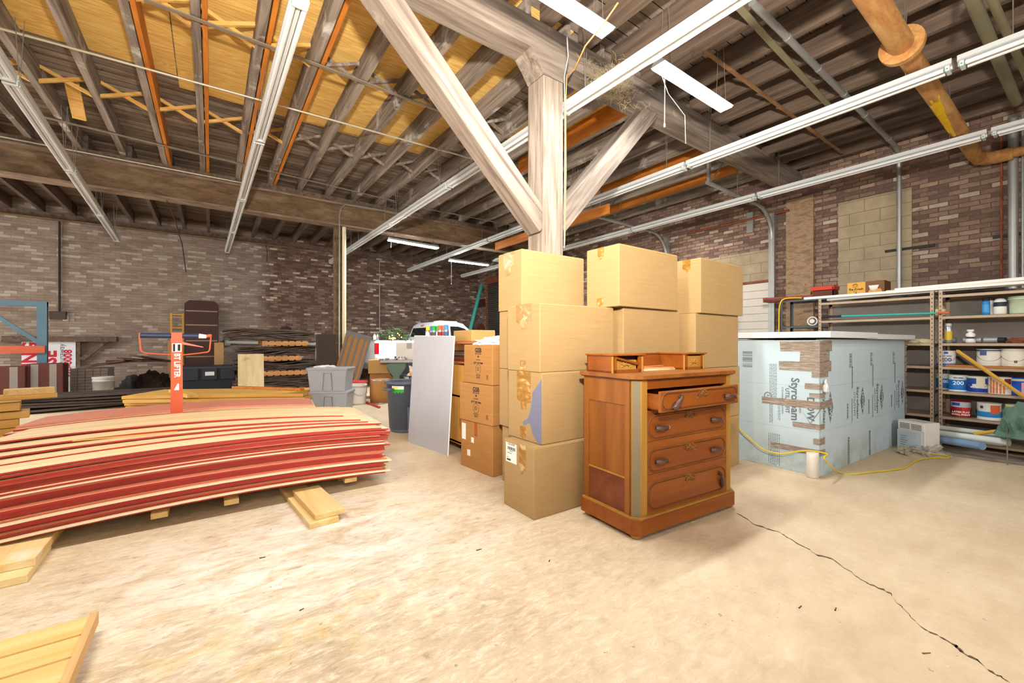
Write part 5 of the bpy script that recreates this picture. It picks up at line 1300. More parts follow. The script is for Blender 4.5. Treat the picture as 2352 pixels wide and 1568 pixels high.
for k in range(5):
    p = tb.matrix_basis @ Vector((-.68+.12*k, -.30, .861)); o = MB().cyl((0, 0, 0), (.09, 0, 0), .022).build('metal_fitting', M_tin); o.location = p + Vector((0, 0, .022)); o.rotation_euler = (0, 0, rnd.uniform(0, 3)); tag(o, 'small metal fitting lying on the edge of the work table', 'fitting', 'fittings on the work table')
# black chair / tire behind
t = thing('spare_tire', 'dark tyre standing behind the trash can near the truck', 'tyre', (4.35, 9.9, .36), R(35))
M_tyre = plain('2c2826', .7, 0, .1)
MB().tube([(math.cos(a)*.27, 0, math.sin(a)*.27) for a in [i*math.pi/14 for i in range(29)]], .09, 12, cap=False).build('tread', M_tyre, t)
MB().cyl((0, -.05, 0), (0, .05, 0), .2).build('rim', M_tin, t)
t = thing('black_chair', 'black moulded chair behind the trash can', 'chair', (3.95, 9.7, 0), R(30))
MB().box(-.22, -.2, .42, .22, .22, .46, ch=.015).build('seat', M_bin, t); MB().hexa([(-.22, .18, .46), (.22, .18, .46), (.22, .23, .46), (-.22, .23, .46), (-.2, .30, .9), (.2, .30, .9), (.2, .34, .9), (-.2, .34, .9)]).build('backrest', M_bin, t)
for x in (-.2, .2):
    for y in (-.18, .2): MB().cyl((x, y, 0), (x*.9, y*.9, .42), .014).build('leg', M_bin, t)

# ------------------------------------------------------------------ pickup truck
TR = thing('pickup_truck', 'white pickup truck parked behind the work table with its cab to the right', 'truck', (3.62, 11.35, 0), R(4))
M_tw = plain('e9ebee', .25, 0, .02, 3, .6); M_glass = plain('1c1e20', .08, 0, .05, 4, .8); M_red = plain('c4141c', .2, 0, .1); M_chr = plain('c9ccd0', .2, .8)
# side profile in x (length) and z, heading +x
def side_loft(sections, mat, name, par, smooth=False):
    """sections: list of (x, [(y, z) ...]) outlines of equal count"""
    mb = MB(); n = len(sections[0][1]); v = []
    for x, pts in sections: v += [(x, y, z) for y, z in pts]
    f = [(i*n+k, (i+1)*n+k, (i+1)*n+(k+1) % n, i*n+(k+1) % n) for i in range(len(sections)-1) for k in range(n)]
    mb.add(v, f, 0, smooth); mb.add(v, [list(range(n)), list(range((len(sections)-1)*n, len(sections)*n))[::-1]], 0)
    return mb.build(name, mat, par)
def bodysec(x, w, z0, z1, r=.06):
    return (x, [(-w, z0+r), (-w+.02, z0), (w-.02, z0), (w, z0+r), (w, z1-r), (w-r*.8, z1), (-w+r*.8, z1), (-w, z1-r)])
o = side_loft([bodysec(0, .86, .55, 1.27), bodysec(.06, .90, .5, 1.30), bodysec(1.75, .92, .45, 1.30)], M_tw, 'bed', TR); 
o.location.y = .92
o = side_loft([bodysec(1.78, .92, .45, 1.24), bodysec(3.6, .93, .45, 1.22), bodysec(3.7, .93, .45, 1.18), bodysec(4.9, .88, .5, 1.05), bodysec(5.0, .80, .55, .95)], M_tw, 'lower_body', TR); o.location.y = .92
def cabsec(x, wb, wt, zt): return (x, [(-wb, 1.15), (wb, 1.15), (wt, zt-.1), (wt-.1, zt), (-wt+.1, zt), (-wt, zt-.1)])
o = side_loft([cabsec(1.72, .88, .80, 1.30), cabsec(1.88, .88, .72, 1.78), cabsec(2.05, .88, .70, 1.88), cabsec(2.7, .88, .70, 1.90), cabsec(3.0, .88, .71, 1.84), cabsec(3.75, .88, .80, 1.24)], M_tw, 'cab', TR, False); o.location.y = .92
# windows laid on the near side of the cab and the back of it
def pane(pts, name='window'):
    mb = MB(); n = len(pts); c = [Vector(p) for p in pts]; nn = (c[1]-c[0]).cross(c[2]-c[0]).normalized()*.012
    mb.add([p - nn for p in c] + [p + nn for p in c], [list(range(n))[::-1], list(range(n, 2*n))] + [(i, (i+1) % n, n+(i+1) % n, n+i) for i in range(n)]); return mb.build(name, M_glass, TR)
yl = lambda z: .92 - (.88 - (z-1.15)*.24) - .012
pane([(2.42, yl(1.27), 1.27), (3.50, yl(1.27), 1.27), (3.22, yl(1.5), 1.5), (2.95, yl(1.68), 1.68), (2.72, yl(1.74), 1.74), (2.44, yl(1.74), 1.74)], 'side_window')
pane([(1.77, .30, 1.42), (1.77, 1.54, 1.42), (1.855, 1.48, 1.70), (1.855, .36, 1.70)], 'rear_window')
MB().hexa([(1.86, .82, 1.75), (1.88, .82, 1.75), (1.88, 1.02, 1.75), (1.86, 1.02, 1.75), (1.90, .82, 1.80), (1.92, .82, 1.80), (1.92, 1.02, 1.80), (1.90, 1.02, 1.80)]).build('brake_light', M_red, TR)
MB().box(-.01, -.01, .92, .09, .07, 1.22, ch=.01).build('tail_light', M_red, TR); MB().box(-.012, -.012, .82, .088, .068, .92, ch=.01).build('reverse_light', M_wh, TR)
MB().box(-.01, 1.77, .92, .09, 1.85, 1.22, ch=.01).build('tail_light', M_red, TR)
MB().box(1.60, -.018, .98, 1.66, .0, 1.2, ch=.004).build('side_marker', plain('d8744a', .3), TR)
MB().box(-.16, .05, .52, -.02, 1.8, .68, ch=.02).build('bumper', M_chr, TR)
MB().box(1.765, -.006, .5, 1.775, .002, 1.3).box(2.36, -.014, .5, 2.37, -.004, 1.26).box(3.62, -.016, .5, 3.63, -.006, 1.2).build('panel_gap', plain('8a8c90', .5), TR)
for x in (.95, 4.15):
    for y in (.0, 1.62):
        w = MB().lathe([(.0, .0), (.20, .0), (.21, .03), (.26, .0), (.37, .02), (.38, .06), (.38, .18), (.36, .22), (0, .22)], seg=30, M=Matrix.Translation((x, y+.22, .38)) @ Matrix.Rotation(R(90), 4, 'X')).build('wheel', M_tyre, TR)
        MB().lathe([(0, .02), (.05, .03), (.18, .01), (.2, .02)], seg=20, M=Matrix.Translation((x, y-.01, .38)) @ Matrix.Rotation(R(90), 4, 'X')).build('hubcap', M_chr, w)
    MB().tube([(x+.44*math.cos(a), -.012, .40+.44*math.sin(a)) for a in [math.pi*i/12 for i in range(13)]], .03, 8).build('wheel_arch', M_tw, TR)
MB().box(2.2, .5, 1.895, 2.9, .8, 1.925, ch=.01).build('roof_beacon', plain('ece4d0', .3), TR)
def on_bed(x, y, z=1.30): return tuple(TR.matrix_basis @ Vector((x, y, z)))
# wreath with warm lights on the bed rail
wr = thing('wreath', 'green leafy garland with small warm lights on the truck bed rail', 'garland', on_bed(.55, .14))
mb = MB(); rn3 = random.Random(8)
for i in range(420):
    a = rn3.uniform(0, math.pi); r_ = rn3.uniform(.05, .42); c = Vector((math.cos(a)*r_*1.25, rn3.uniform(-.12, .12), math.sin(a)*r_*.85))
    d = Vector((rn3.uniform(-1, 1), rn3.uniform(-1, 1), rn3.uniform(-.5, 1))).normalized(); w = d.orthogonal().normalized()
    l = rn3.uniform(.05, .09); mb.add([c, c + d*l*.5 + w*.018, c + d*l, c + d*l*.5 - w*.018], [(0, 1, 2, 3)])
mb.build('foliage', plain('4c6a3e', .7, 0, .4, 30), wr)['kind'] = 'stuff'
M_warm = emit('ffb060', 9, 'warm_bulb')
for i in range(14):
    a = rn3.uniform(.2, 2.9); r_ = rn3.uniform(.0, .28)
    MB().lathe([(0, 0), (.014, .01), (.014, .025), (0, .035)], (math.cos(a)*r_-.05, -.13, abs(math.sin(a))*r_*.7+.01), 8).build('bulb', M_warm, wr)
for k, (x, lab) in enumerate(((-.62+.45, 'small white bottle standing on the rear end of the truck bed rail'), (.10, 'small glass jar on the truck bed rail left of the garland'))):
    t = thing('small_bottle', lab, 'bottle', on_bed(x if k else .02, .13)); MB().lathe([(0, 0), (.04, 0), (.04, .12), (.015, .15), (.015, .17), (0, .17)], seg=14).build('body', (M_wh, M_tin)[k], t)
# teal pole leaning in the back corner, brown bird box, timber hatch
a = at_y(1083, 745, 13.62); b_ = at_x(1106, 655, 8.70)
tag(MB().cyl((a - (b_-a)*1.05), b_, .07, seg=16).build('teal_pole', plain('4fb0a0', .4, 0, .15, 2), None, a), 'thick teal pole leaning in the far corner behind the truck', 'pole')
pa = at_x(1099, 686, XW); pb = at_x(1115, 704, XW); o = MB().box(-.06, 0, 0, 0, pa.y-pb.y, pa.z-pb.z-.05).build('brown_box', plain('4e2c20', .7)); o.location = (XW-.005, pb.y, pb.z); tag(o, 'small dark brown square box on the brick beside the dark roller door', 'wall box')
pa = at_x(1099, 742, XW); pb = at_x(1115, 770, XW); w_ = pa.y-pb.y; z1_, z0_ = pa.z, pb.z; o = MB().prism([(0, 0), (w_, 0), (w_, (z1_-z0_)*.6), (w_/2, z1_-z0_), (0, (z1_-z0_)*.6)], .05, 0, Matrix(((0,0,-1,0),(1,0,0,0),(0,1,0,0),(0,0,0,1)))).build('arrow_board', plain('6a3626', .7)); o.location = (XW-.005, pb.y, z0_); tag(o, 'brown pointed wooden board on the brick beside the dark roller door', 'board')

# ------------------------------------------------------------------ steel shelving on the right
SXf, SXb = 7.10, 7.54
M_sh = plain('b09a82', .45, .2, .1); M_shd = plain('5d6064', .5, .3, .1); M_hole = plain('3c3028', .8); M_bk = plain('8a837e', .6, .1, .06)
levels = [1.80, 1.545, 1.225, .945, .652, .352, .08]
def shelving(y0, y1, lab, lv, mat, name='metal_shelving', xf=SXf, xb=SXb, ht=1.86, back=True, holes=True):
    t = thing(name, lab, 'shelving', (xf, y0, 0)); d = xb-xf; w = y1-y0
    for (x, sx) in ((0, 1), (d, -1)):
        for (y, s2) in ((0, 1), (w, -1)):
            p = MB().box(x, y, 0, x+.04*sx, y+.003*s2, ht).box(x, y, 0, x+.003*sx, y+.036*s2, ht).build('upright', mat, t)
            if x == 0 and holes:
                mb = MB(); k = .06
                while k < ht-.03: mb.box(-.0008, y+.014*s2, k, .0, y+.022*s2, k+.016); k += .05
                mb.build('slot_row', M_hole, p)
    for z in lv:
        s_ = MB().box(.002, .004, z, d, w-.004, z+.003).box(.002, .004, z-.03, .005, w-.004, z+.003).box(d-.003, .004, z-.03, d, w-.004, z+.003).build('shelf', mat, t)
    if back: MB().box(d+.001, 0, .05, d+.006, w, ht).build('back_panel', M_bk, t)
    return t
shelving(1.12, 2.31, 'beige steel shelving bay nearest the foam enclosure, nearly empty', levels, M_sh)
shelving(-.10, 1.085, 'beige steel shelving bay holding the paint cans', levels, M_sh)
shelving(1.55, 3.05, 'dark grey steel shelving behind the beige bays by the white door', [1.93, 1.50, 1.12, .6, .1], M_shd, xf=7.72, xb=8.15, ht=1.97, back=False, holes=False)
def shz(px_, X=7.22): return at_x(px_, 787, X).y
# long white trims lying along the top
for i, (x, z, r_, l0, l1) in enumerate(((7.16, 1.885, .022, 2.50, -.6), (7.24, 1.89, .028, 2.25, -.6), (7.30, 1.90, .03, 1.6, -.7), (7.20, 1.935, .025, 1.5, -.6))):
    o = MB().box(-r_, l1, -r_*.8, r_, l0, r_*.8, ch=.006).build('white_trim', M_wh if i != 2 else plain('e2dccd', .5)); o.location = (x, 0, z); o.rotation_euler = (R(-.8*(i % 2)), 0, R((.4, -.5, .8, 0)[i]))
    tag(o, ('longest white trim at the front edge on top of the beige shelving', 'second white trim from the front on top of the beige shelving', 'cream trim behind the white ones on top of the shelving', 'white trim lying across the others on top of the shelving')[i], 'trim length', 'white trims on the shelving')
# top boxes
y1_ = at_x(1950, 650, 7.45).y; y0_ = at_x(2035, 650, 7.45).y
t = thing('printed_carton', 'yellow and brown carton printed Re-Fresh on top of the beige shelving', 'box', (7.38, y1_, 1.865), R(-90))
w_ = y1_-y0_; h_ = .215
MB().box(0, 0, 0, w_*.5, .3, h_).build('yellow_half', plain('e3aa48', .55, 0, .04), t); MB().box(w_*.5, 0, 0, w_, .3, h_).build('brown_half', plain('7a5230', .55, 0, .1), t)
text('lettering', 'Re-Fresh', .045, M_ink, t, (w_*.25, -.0012, h_*.55), FRONT, bold=.001); text('lettering', 'BRAND', .014, M_ink, t, (w_*.22, -.0012, h_*.42), FRONT)
mb = MB()
for r_ in (.028, .018): mb.tube([(w_*.22+r_*math.cos(a), -.001, h_*.78+r_*math.sin(a)) for a in [math.pi*i/8 for i in range(9)]], .003, 4)
mb.box(w_*.15, -.0012, h_*.70, w_*.30, 0, h_*.73).build('arch_logo', plain('7a4a1c', .6), t)
MB().cyl((w_*.24, -.001, h_*.28), (w_*.24, 0, h_*.28), .014).build('printed_dot', M_ink, t)
MB().box(w_*.18, -.0012, .01, w_*.30, 0, .045).box(w_*.34, -.0012, .01, w_*.47, 0, .06).build('label_patch', M_paper, t)
MB().lathe([(0, 0), (.035, 0), (.05, .06), (.055, .062), (.055, .075), (0, .075)], seg=20, M=Matrix.Translation((w_*.72, 0, h_*.38)) @ Matrix.Diagonal((1, .02, 1, 1))).build('printed_cup', M_wh, t)
MB().prism([(w_*.53, h_*.12), (w_*.97, h_*.12), (w_*.9, h_*.5), (w_*.6, h_*.42)], .0006, 0, Matrix(((1,0,0,0),(0,0,-1,0),(0,1,0,0),(0,0,0,1)))).build('printed_leaf', plain('d8a24a', .6), t)
t = thing('orange_box', 'open red-orange shoe box on the dark shelving', 'box', (7.85, at_x(1862, 655, 7.85).y, 1.935), R(-90))
MB().box(0, 0, 0, .30, .22, .02).box(0, 0, 0, .30, .01, .12).box(0, .21, 0, .30, .22, .12).box(0, 0, 0, .01, .22, .12).box(.29, 0, 0, .30, .22, .17).build('body', plain('6e3a26', .6), t); MB().box(0, .0, .13, .31, .25, .19).build('lid', plain('d8452e', .5), t)
for k in range(3):
    o = MB().box(-.12, -.36, 0, .12, .36, .022).build('flat_box', plain(('8a3328', '6a5a58', 'b04a38')[k], .6)); o.location = (7.93, at_x(1812, 670, 7.93).y, 1.935+.0235*k); o.rotation_euler = (0, 0, R(5*k-4)); tag(o, ('lowest', 'middle', 'upper')[k] + ' flat folded box on the dark shelving left of the orange box', 'flat box', 'flat boxes on the dark shelving')
o = MB().box(-.05, -.14, 0, .05, .14, .05).build('wood_block', plain('c88a4a', .7)); o.location = (7.40, at_x(2125, 650, 7.4).y, 1.865); tag(o, 'small tan carton lying on top of the shelving above the paint cans', 'box')
o = MB().box(-.08, -.45, 0, .08, .45, .06).build('grey_panel', plain('8a9096', .5)); o.location = (7.46, at_x(2180, 650, 7.46).y, 1.865); tag(o, 'grey metal panel lying at the back on top of the shelving', 'panel')
# yellow cord hanging off dark shelving, reel, white ring
tag(MB().tube(smooth([(7.68, 2.72, 1.95), (7.66, 2.9, 1.96), (7.66, 3.0, 1.93), (7.66, 3.04, 1.8), (7.67, 3.05, 1.5), (7.66, 3.06, 1.2), (7.66, 3.05, .9)]), .012, 6).build('yellow_cable', plain('e6c42a', .5), None, (7.66, 3, 1.5)), 'yellow cord hanging down the left end of the dark shelving', 'cord')
t = thing('tape_roll', 'white roll lying against the beige upright on the dark shelving', 'roll', (7.8, at_x(1866, 716, 7.8).y, 1.50+.075)); MB().tube([(0, .065*math.cos(a), .065*math.sin(a)) for a in [i*math.pi/12 for i in range(25)]], .012, 8, cap=False).cyl((-.02, 0, 0), (.02, 0, 0), .035).build('ring', M_wh, t)
t = carton((7.76, 2.28, 1.124), .34, .62, .10, M_card2, 'shallow brown carton on the dark shelving level with the foam lid', None)
can('aerosol_can', (7.80, 2.97, 1.124), .03, .2, M_bin, M_ink, 'black aerosol can on the dark shelving left of the shallow carton', 'spray can', None, .03, plain('9ab6c8', .4))
# teal stick along the second shelf
a = Vector((7.10, shz(1935, 7.14), 1.60)); b_ = Vector((7.06, shz(2182, 7.08), 1.585))
t = thing('teal_stick', 'long teal stick with an orange tip lying on the upper shelf', 'stick', tuple(a)); MB().cyl((0, 0, 0), tuple((b_-a)*.9), .012, seg=10).build('shaft', plain('38b0a0', .4), t); MB().cyl(tuple((b_-a)*.9), tuple(b_-a), .014, seg=10).build('tip', M_or, t); MB().cyl((0, .22, 0), (0, 0, 0), .016).build('black_end', M_bin, t)
# items on the shelves: (pixel, shelf index)
L2, L3_, L4, L5, L6 = levels[1]+.004, levels[2]+.004, levels[3]+.004, levels[4]+.004, levels[5]+.004
def paint_can(px_, z, r_, h, base, lab, bands=(), lid='b8b4ac', handle=True, txt=None, X=7.24, col=None, extra=None):
    y = shz(px_, X); r_ *= .78; t = thing('paint_can', lab, 'paint can', (X, y, z), math.atan2(-y, -X) + R(90)*1 , 'paint cans on the beige shelving')
    MB().lathe([(0, 0), (r_, 0), (r_*1.02, .004), (r_, .008), (r_, h-.008), (r_*1.03, h-.004), (r_*1.02, h), (r_*.9, h), (r_*.88, h-.006), (0, h-.006)], seg=28).build('body', plain(base, .4, 0, .05, 10), t)
    for z0, z1, c in bands: MB().lathe([(r_*1.006, h*z0), (r_*1.006, h*z1)], seg=28).build('label_band', plain(c, .45, 0, .06, 14), t)
    if handle: MB().tube([(r_*1.05*math.cos(a), -r_*1.05*math.sin(a)*.95, h*.78 - .5*h*math.sin(a)) for a in [i*math.pi/12 for i in range(13)]], .0022, 5).build('handle', M_chain, t)
    if txt:
        for s, sz, zz, c in txt: text('lettering', s, sz, plain(c, .5, 0, .0), t, (0, -r_*1.012, h*zz), FRONT, bold=.001)
    if extra: extra(t, r_, h)
    return t
def patch(t, r_, h, a0, a1, z0, z1, c, k=1.012):
    mb = MB(); v = []
    for i in range(9):
        a = R(-90) + a0 + (a1-a0)*i/8
        for zz in (z0, z1): v.append((r_*k*math.cos(a), r_*k*math.sin(a), h*zz))
    for i in range(8): mb.add([v[2*i], v[2*i+2], v[2*i+3], v[2*i+1]], [(0, 1, 2, 3)])
    mb.build('label_patch', plain(c, .5, 0, .06), t)
navy = '1d3f8c'
paint_can(2173, L4, .105, .185, 'e4e2de', 'white paint can printed 200 standing alone at the left of its shelf', ((.0, .14, '2a66b8'), (.14, .22, '7aa0cc')), txt=(('PRO MAR', .022, .66, '6c7890'), ('200', .062, .42, navy)), extra=lambda t, r_, h: patch(t, r_, h, -.2, .2, .8, .94, '2a58a8'))
paint_can(2272, L4+.02, .125, .19, 'd8d4c8', 'big cream paint can with blue rim, left of the pair on the orange board', ((.88, .95, '3a4a78'), (.2, .8, 'e6e2d6')), extra=lambda t, r_, h: patch(t, r_, h, -.8, -.2, .62, .9, '56688c'))
paint_can(2329, L4+.02, .125, .195, 'dcd8c6', 'big cream paint can with a brown stain, right of the pair on the orange board', ((.15, .85, 'e8e4d2'),), extra=lambda t, r_, h: patch(t, r_, h, .0, .25, .2, .34, '8a5a3c'))
o = MB().box(-.18, -.5, 0, .10, .42, .018).build('orange_board', M_neworange); o.location = (7.28, shz(2300), L4); tag(o, 'thin orange board lying under the two cream paint cans', 'board')
b200 = ((.10, .72, '1673c4'),)
paint_can(2169, L5, .09, .19, 'dedcd6', 'blue and white paint can printed 200 half hidden behind its twin', b200, txt=(('200', .05, .52, 'f2f2f2'),), X=7.36)
paint_can(2201, L5, .105, .19, 'e2e0da', 'blue and white paint can printed 200, front one of the twins', b200, txt=(('200', .06, .52, 'f4f4f4'), ('PRO MAR', .018, .84, navy)), X=7.22)
paint_can(2245, L5-.0, .108, .185, 'e0ddd2', 'blue paint can with a torn cream label beside the twins', ((.0, .28, '1f3c94'), (.55, .9, '2a4a94')), txt=(('INTERIOR', .024, .36, 'dfe4f0'),), X=7.20, extra=lambda t, r_, h: (patch(t, r_, h, -.1, .75, .35, .92, 'd8ceb0', 1.016), patch(t, r_, h, -1.4, -.5, .28, .6, '27458e')))
def stripes(t, r_, h):
    for k in range(5): patch(t, r_, h, -.9+.28*k, -.72+.28*k, .05, .92-.1*k, 'e07a42')
    patch(t, r_, h, .35, 1.0, .6, .92, '7c2420', 1.018)
paint_can(2297, L5, .118, .19, 'e6dcd0', 'white paint can with orange stripes behind the leaning yellow stick', (), X=7.20, extra=stripes)
paint_can(2346, L5, .11, .19, '1f52b8', 'bright blue paint can at the right end of its shelf', ((.82, .95, 'c4c0b6'),), X=7.22, extra=lambda t, r_, h: patch(t, r_, h, .0, .9, .1, .75, 'd8a0a8'))
paint_can(2207, L6, .108, .185, '9a1f24', 'dark red paint can printed Latex Flat Wall Paint on the lowest full shelf', ((.62, .95, 'b0b2b6'),), txt=(('LATEX FLAT', .026, .32, 'f2e6e0'), ('WALL PAINT', .026, .16, 'f2e6e0')), extra=lambda t, r_, h: (patch(t, r_, h, -1.0, -.1, .72, .9, '2a4a94'), patch(t, r_, h, .1, 1.1, .1, .62, 'c8342c', 1.010)))
paint_can(2272, L6, .120, .19, 'e4e0d6', 'white, blue and orange paint can on the lowest full shelf', ((.18, .50, '1a86cc'),), X=7.20, extra=lambda t, r_, h: (patch(t, r_, h, .1, 1.0, .4, .9, 'd8603a', 1.016), patch(t, r_, h, -.8, -.5, .68, .84, '3a3a44')))
paint_can(2338, L6, .115, .19, 'e8e6d8', 'cream paint can with a yellow top edge beside the green bag', ((.82, .95, 'e8cc34'),), X=7.20)
# upper shelf items
def jar(px_, z, prof, mats, lab, nm, cat, X=7.24, band=None, cap=None):
    t = thing(nm, lab, cat, (X, shz(px_, X), z), 0); MB().lathe(prof, seg=22).build('body', mats, t)
    if band: MB().lathe([(band[0], band[1]), (band[0], band[2])], seg=22).build('label', band[3], t)
    if cap: MB().lathe([(0, cap[1]), (cap[0], cap[1]), (cap[0], cap[2]), (0, cap[2])][0:], seg=16).build('cap', cap[3], t)
    return t
jar(2160, L2, [(0, 0), (.045, 0), (.047, .1), (.035, .135), (.016, .155), (.016, .17), (0, .17)], plain('b89a50', .25, 0, .08), 'amber bottle with a cream label on the upper shelf', 'amber_bottle', 'bottle', 7.3, (.0478, .02, .095, plain('e0d8b0', .5)), (.018, .165, .185, M_wh))
can('aerosol_can', (7.24, shz(2264), L2), .033, .20, plain('2a86d0', .35), M_bin, 'blue aerosol can on the upper shelf, left of its pair', 'spray can', 'aerosols on the upper shelf', .035, plain('4aa0e0', .4))
can('aerosol_can', (7.27, shz(2274, 7.27), L2), .033, .205, plain('d8d4d0', .35), plain('3a2838', .4), 'grey aerosol can with a dark cap on the upper shelf, right of its pair', 'spray can', 'aerosols on the upper shelf', .035, plain('c2b8b0', .4))
jar(2297, L2, [(0, 0), (.046, 0), (.05, .01), (.05, .13), (.046, .16), (.03, .18), (0, .185)], M_wh, 'white rounded spray bottle with a dark oval label on the upper shelf', 'white_bottle', 'bottle', 7.24, (.0508, .09, .14, plain('2a3440', .5)))
t = bucket((7.28, shz(2348, 7.28), L2), .105, .20, plain('cfe0c0', .4), M_wh, 'pale green tub with a white lid at the right end of the upper shelf', False)
tag(MB().cyl((7.24, shz(2225), L2+.015), (7.24, shz(2250), L2+.015), .014).build('green_marker', plain('3c6a50', .5), None, (7.24, shz(2225), L2)), 'green tube lying on the upper shelf', 'tube')
can('aerosol_can', (7.20, shz(2178, 7.20), L3_), .036, .235, M_tin, plain('c8c4bc', .3), 'tall silver aerosol can with a yellow and red badge on the middle shelf', 'spray can', None, .03, plain('d8b83a', .4))
for k, (p0, p1, lab) in enumerate(((2162, 2196, 'grey caulk tube lying behind the tall silver aerosol'), (2214, 2256, 'grey caulk tube lying behind the white bottle'), (2262, 2298, 'grey caulk tube lying right of the white bottle'), (2296, 2312, 'dark capped tube lying at the end of the caulk tubes'))):
    a = Vector((7.30 - .03*k, shz(p0, 7.28), L3_+.032)); b_ = Vector((7.28 - .03*k, shz(p1, 7.28), L3_+.032)); o = MB().cyl(a, b_, .03, seg=18).build('caulk_tube', plain('a8aaac', .35, .2) if k < 3 else M_bin, None, a); tag(o, lab, 'caulk tube', 'caulk tubes on the middle shelf')
jar(2229, L3_, [(0, 0), (.04, 0), (.043, .03), (.028, .06), (.042, .09), (.036, .11), (.016, .12), (.016, .13), (.03, .132), (.03, .155), (0, .155)], M_wh, 'white pinched bottle with a purple label on the middle shelf', 'white_bottle', 'bottle', 7.2, (.033, .045, .085, plain('4a3550', .5)))
crumple('work_glove', (7.2, shz(2120, 7.2), L3_), .07, .12, .05, plain('cdbf98', .9), 'cream work glove on the middle shelf behind the foam lid', 'glove', 51)
crumple('brown_glove', (7.25, shz(2345, 7.25), L3_), .09, .14, .05, plain('8a5038', .9), 'red-brown glove at the right end of the middle shelf', 'glove', 52)
o = MB().box(-.1, -.25, 0, .1, .25, .09).build('flat_case', plain('b4b0a0', .5)); o.location = (7.25, shz(2222, 7.25), .086); tag(o, 'grey flat case at the bottom of the shelving behind the white pipes', 'case')
o = MB().box(-.1, -.14, 0, .1, .14, .07).build('small_carton', plain('d8ccc0', .5)); o.location = (7.22, shz(2262, 7.22), .19); o.location.z = .086; tag(o, 'small white carton at the bottom of the shelving behind the pipes', 'box')
t = bucket((7.2, .33, .085), .12, .17, plain('a02028', .4), M_redrim, 'dark red tub at the bottom of the shelving below the green bag', False)
# leaning yellow stick and pipes on the floor
a = at_x(2199, 803, 6.98); b_ = at_x(2352, 908, 6.80); b2 = a + (b_-a)*1.9
tag(MB().hexa([a+Vector((0, -.012, -.03)), b2+Vector((0, -.012, -.03)), b2+Vector((.02, .012, -.03)), a+Vector((.02, .012, -.03)), a+Vector((0, -.012, 0)), b2+Vector((0, -.012, 0)), b2+Vector((.02, .012, 0)), a+Vector((.02, .012, 0))]).build('yellow_stick', plain('e0ab4a', .5), None, a), 'long yellow wooden stick leaning diagonally across the paint can shelves', 'stick')
def rod(p0, p1, X0, X1, r_, m, nm, lab, cat):
    a = at_x(*p0, X0); b_ = at_x(*p1, X1); a.z = max(a.z, r_+.001); b_.z = max(b_.z, r_+.001)
    tag(MB().cyl(a, b_, r_, seg=18).build(nm, m, None, a), lab, cat)
M_pvc = plain('d4d6cc', .4, 0, .04)
rod((2085, 972), (2352, 1006), 7.0, 6.85, .028, M_pvc, 'white_pipe', 'upper white pipe lying in front of the shelving', 'pipe')
rod((2085, 985), (2318, 1016), 6.93, 6.62, .036, plain('e2e6e0', .4), 'white_pipe', 'lower white pipe ending in bright light in front of the shelving', 'pipe')
rod((2100, 1000), (2257, 1024), 6.82, 6.42, .040, plain('7d98bc', .45), 'blue_pipe', 'blue pipe lying lowest in front of the shelving', 'pipe')
rod((2238, 996), (2349, 982), 6.72, 6.66, .017, plain('dfae3a', .5), 'yellow_rod', 'yellow rod resting across the white pipes', 'rod')
o = crumple('green_bag', (6.62, .06, .30), .16, .17, .32, plain('5d7a6a', .6, 0, .3, 9), 'crumpled green plastic bag at the right edge in front of the shelving', 'bag', 61, .4)
p = at_d(2352, 955, 4.2); o.location = (p.x, p.y, .28)
sp = thing('wire_stand', 'thin wire stand holding the green bag in front of the shelving', 'stand', (p.x, p.y, 0)); MB().cyl((-.12, .1, 0), (-.1, .1, .5), .006).cyl((.1, -.08, 0), (.1, -.05, .5), .006).cyl((-.12, .1, .28), (.1, -.06, .28), .006).build('frame', M_chain, sp)
for k in range(3):
    o = MB().box(-.06, -.55, 0, .06, .5, .03, ch=.003).build('scrap_board', M_joist); o.location = (6.86 - .11*k, .62 - .05*k, .0 + .0*k); o.rotation_euler = (0, 0, R(4*k-3)); tag(o, ('nearest the shelving', 'in the middle', 'farthest out')[k] + ', grey dusty board on the floor below the white pipes', 'board', 'dusty boards on the floor'); o['label'] = 'dusty grey board on the floor below the white pipes, ' + ('nearest the shelving', 'in the middle', 'farthest out')[k]
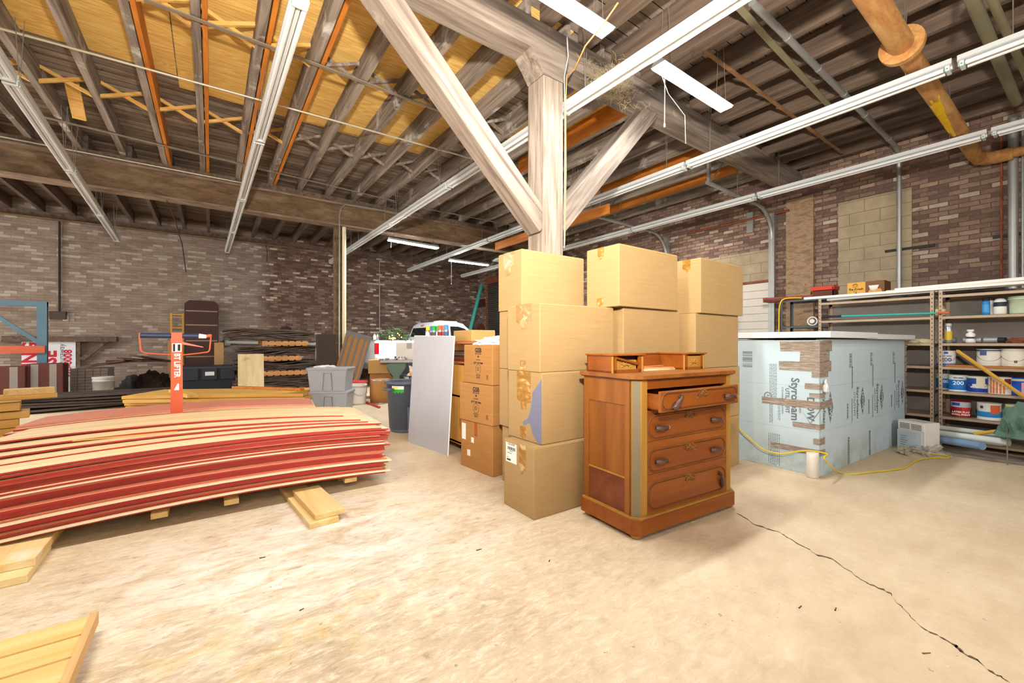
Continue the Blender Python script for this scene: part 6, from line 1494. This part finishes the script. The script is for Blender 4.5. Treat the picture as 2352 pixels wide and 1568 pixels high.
# air conditioner
ac = thing('air_conditioner', 'old window air conditioner with a blue front standing at the end of the foam enclosure', 'air conditioner', (6.52, 1.33, 0), R(-117))
MB().box(0, 0, 0, .28, .20, .34, ch=.006).build('cabinet', M_bw, ac); MB().box(-.004, -.008, .0, .25, 0, .225, ch=.003).build('foam_front', M_blue, ac)
MB().box(.01, -.012, .24, .28, 0, .325, ch=.004).build('grille_frame', M_wh, ac)
mb = MB()
for s in (0, 1):
    for k in range(5): mb.box(.03+.12*s, -.0135, .25+.0135*k, .135+.12*s, -.012, .256+.0135*k)
mb.build('grille_slots', M_hole, ac)
fines2 = MB()
for r_ in range(5): fines2.box(.03, -.0095, .06+.025*r_, .03+.06+.01*(r_ % 3), -.0082, .065+.025*r_)
fines2.build('printed_text', M_inkg, ac)
M_clear = NT('clear_bag', .2, 0, .6); M_clear.b.inputs['Base Color'].default_value = hexc('d0cabc'); M_clear.b.inputs['Alpha'].default_value = .6
c_ = at_z(2130, 1040, 0); crumple('plastic_bag', (c_.x, c_.y, 0), .20, .15, .10, M_clear.m, 'crumpled clear plastic bag on the floor before the air conditioner', 'bag', 71, .6)
c_ = at_z(2090, 1036, 0); crumple('rag', (c_.x, c_.y, 0), .24, .09, .05, plain('b8ad98', .9), 'flattened dirty rag by the foot of the foam enclosure', 'rag', 72, .6)
# litter on the floor
for i, (px_, py, c, l) in enumerate(((1100, 1261, '4a3a2c', .035), (1592, 1197, 'c8c040', .03), (603, 1279, '4a3020', .03), (1919, 1397, '5a4434', .03), (1838, 1392, '6a5040', .03), (2128, 1498, '8a6a4a', .035), (1262, 1286, '3a2c22', .02), (693, 1398, '5a4a3a', .02))):
    p = at_z(px_, py, .004); a = rnd.uniform(-.6, .6); o = MB().hexa([(-l/2, -.003, 0), (l/2, -.002, 0), (l/2, .002, 0), (-l/2, .003, 0), (-l/2, -.002, .004), (l/2, -.001, .003), (l/2, .001, .003), (-l/2, .002, .004)]).build('wood_chip', plain(c, .9)); o.location = (p.x, p.y, 0); o.rotation_euler = (0, 0, a)
    tag(o, 'tiny wood chip lying on the open concrete floor', 'chip', 'wood chips on the floor')
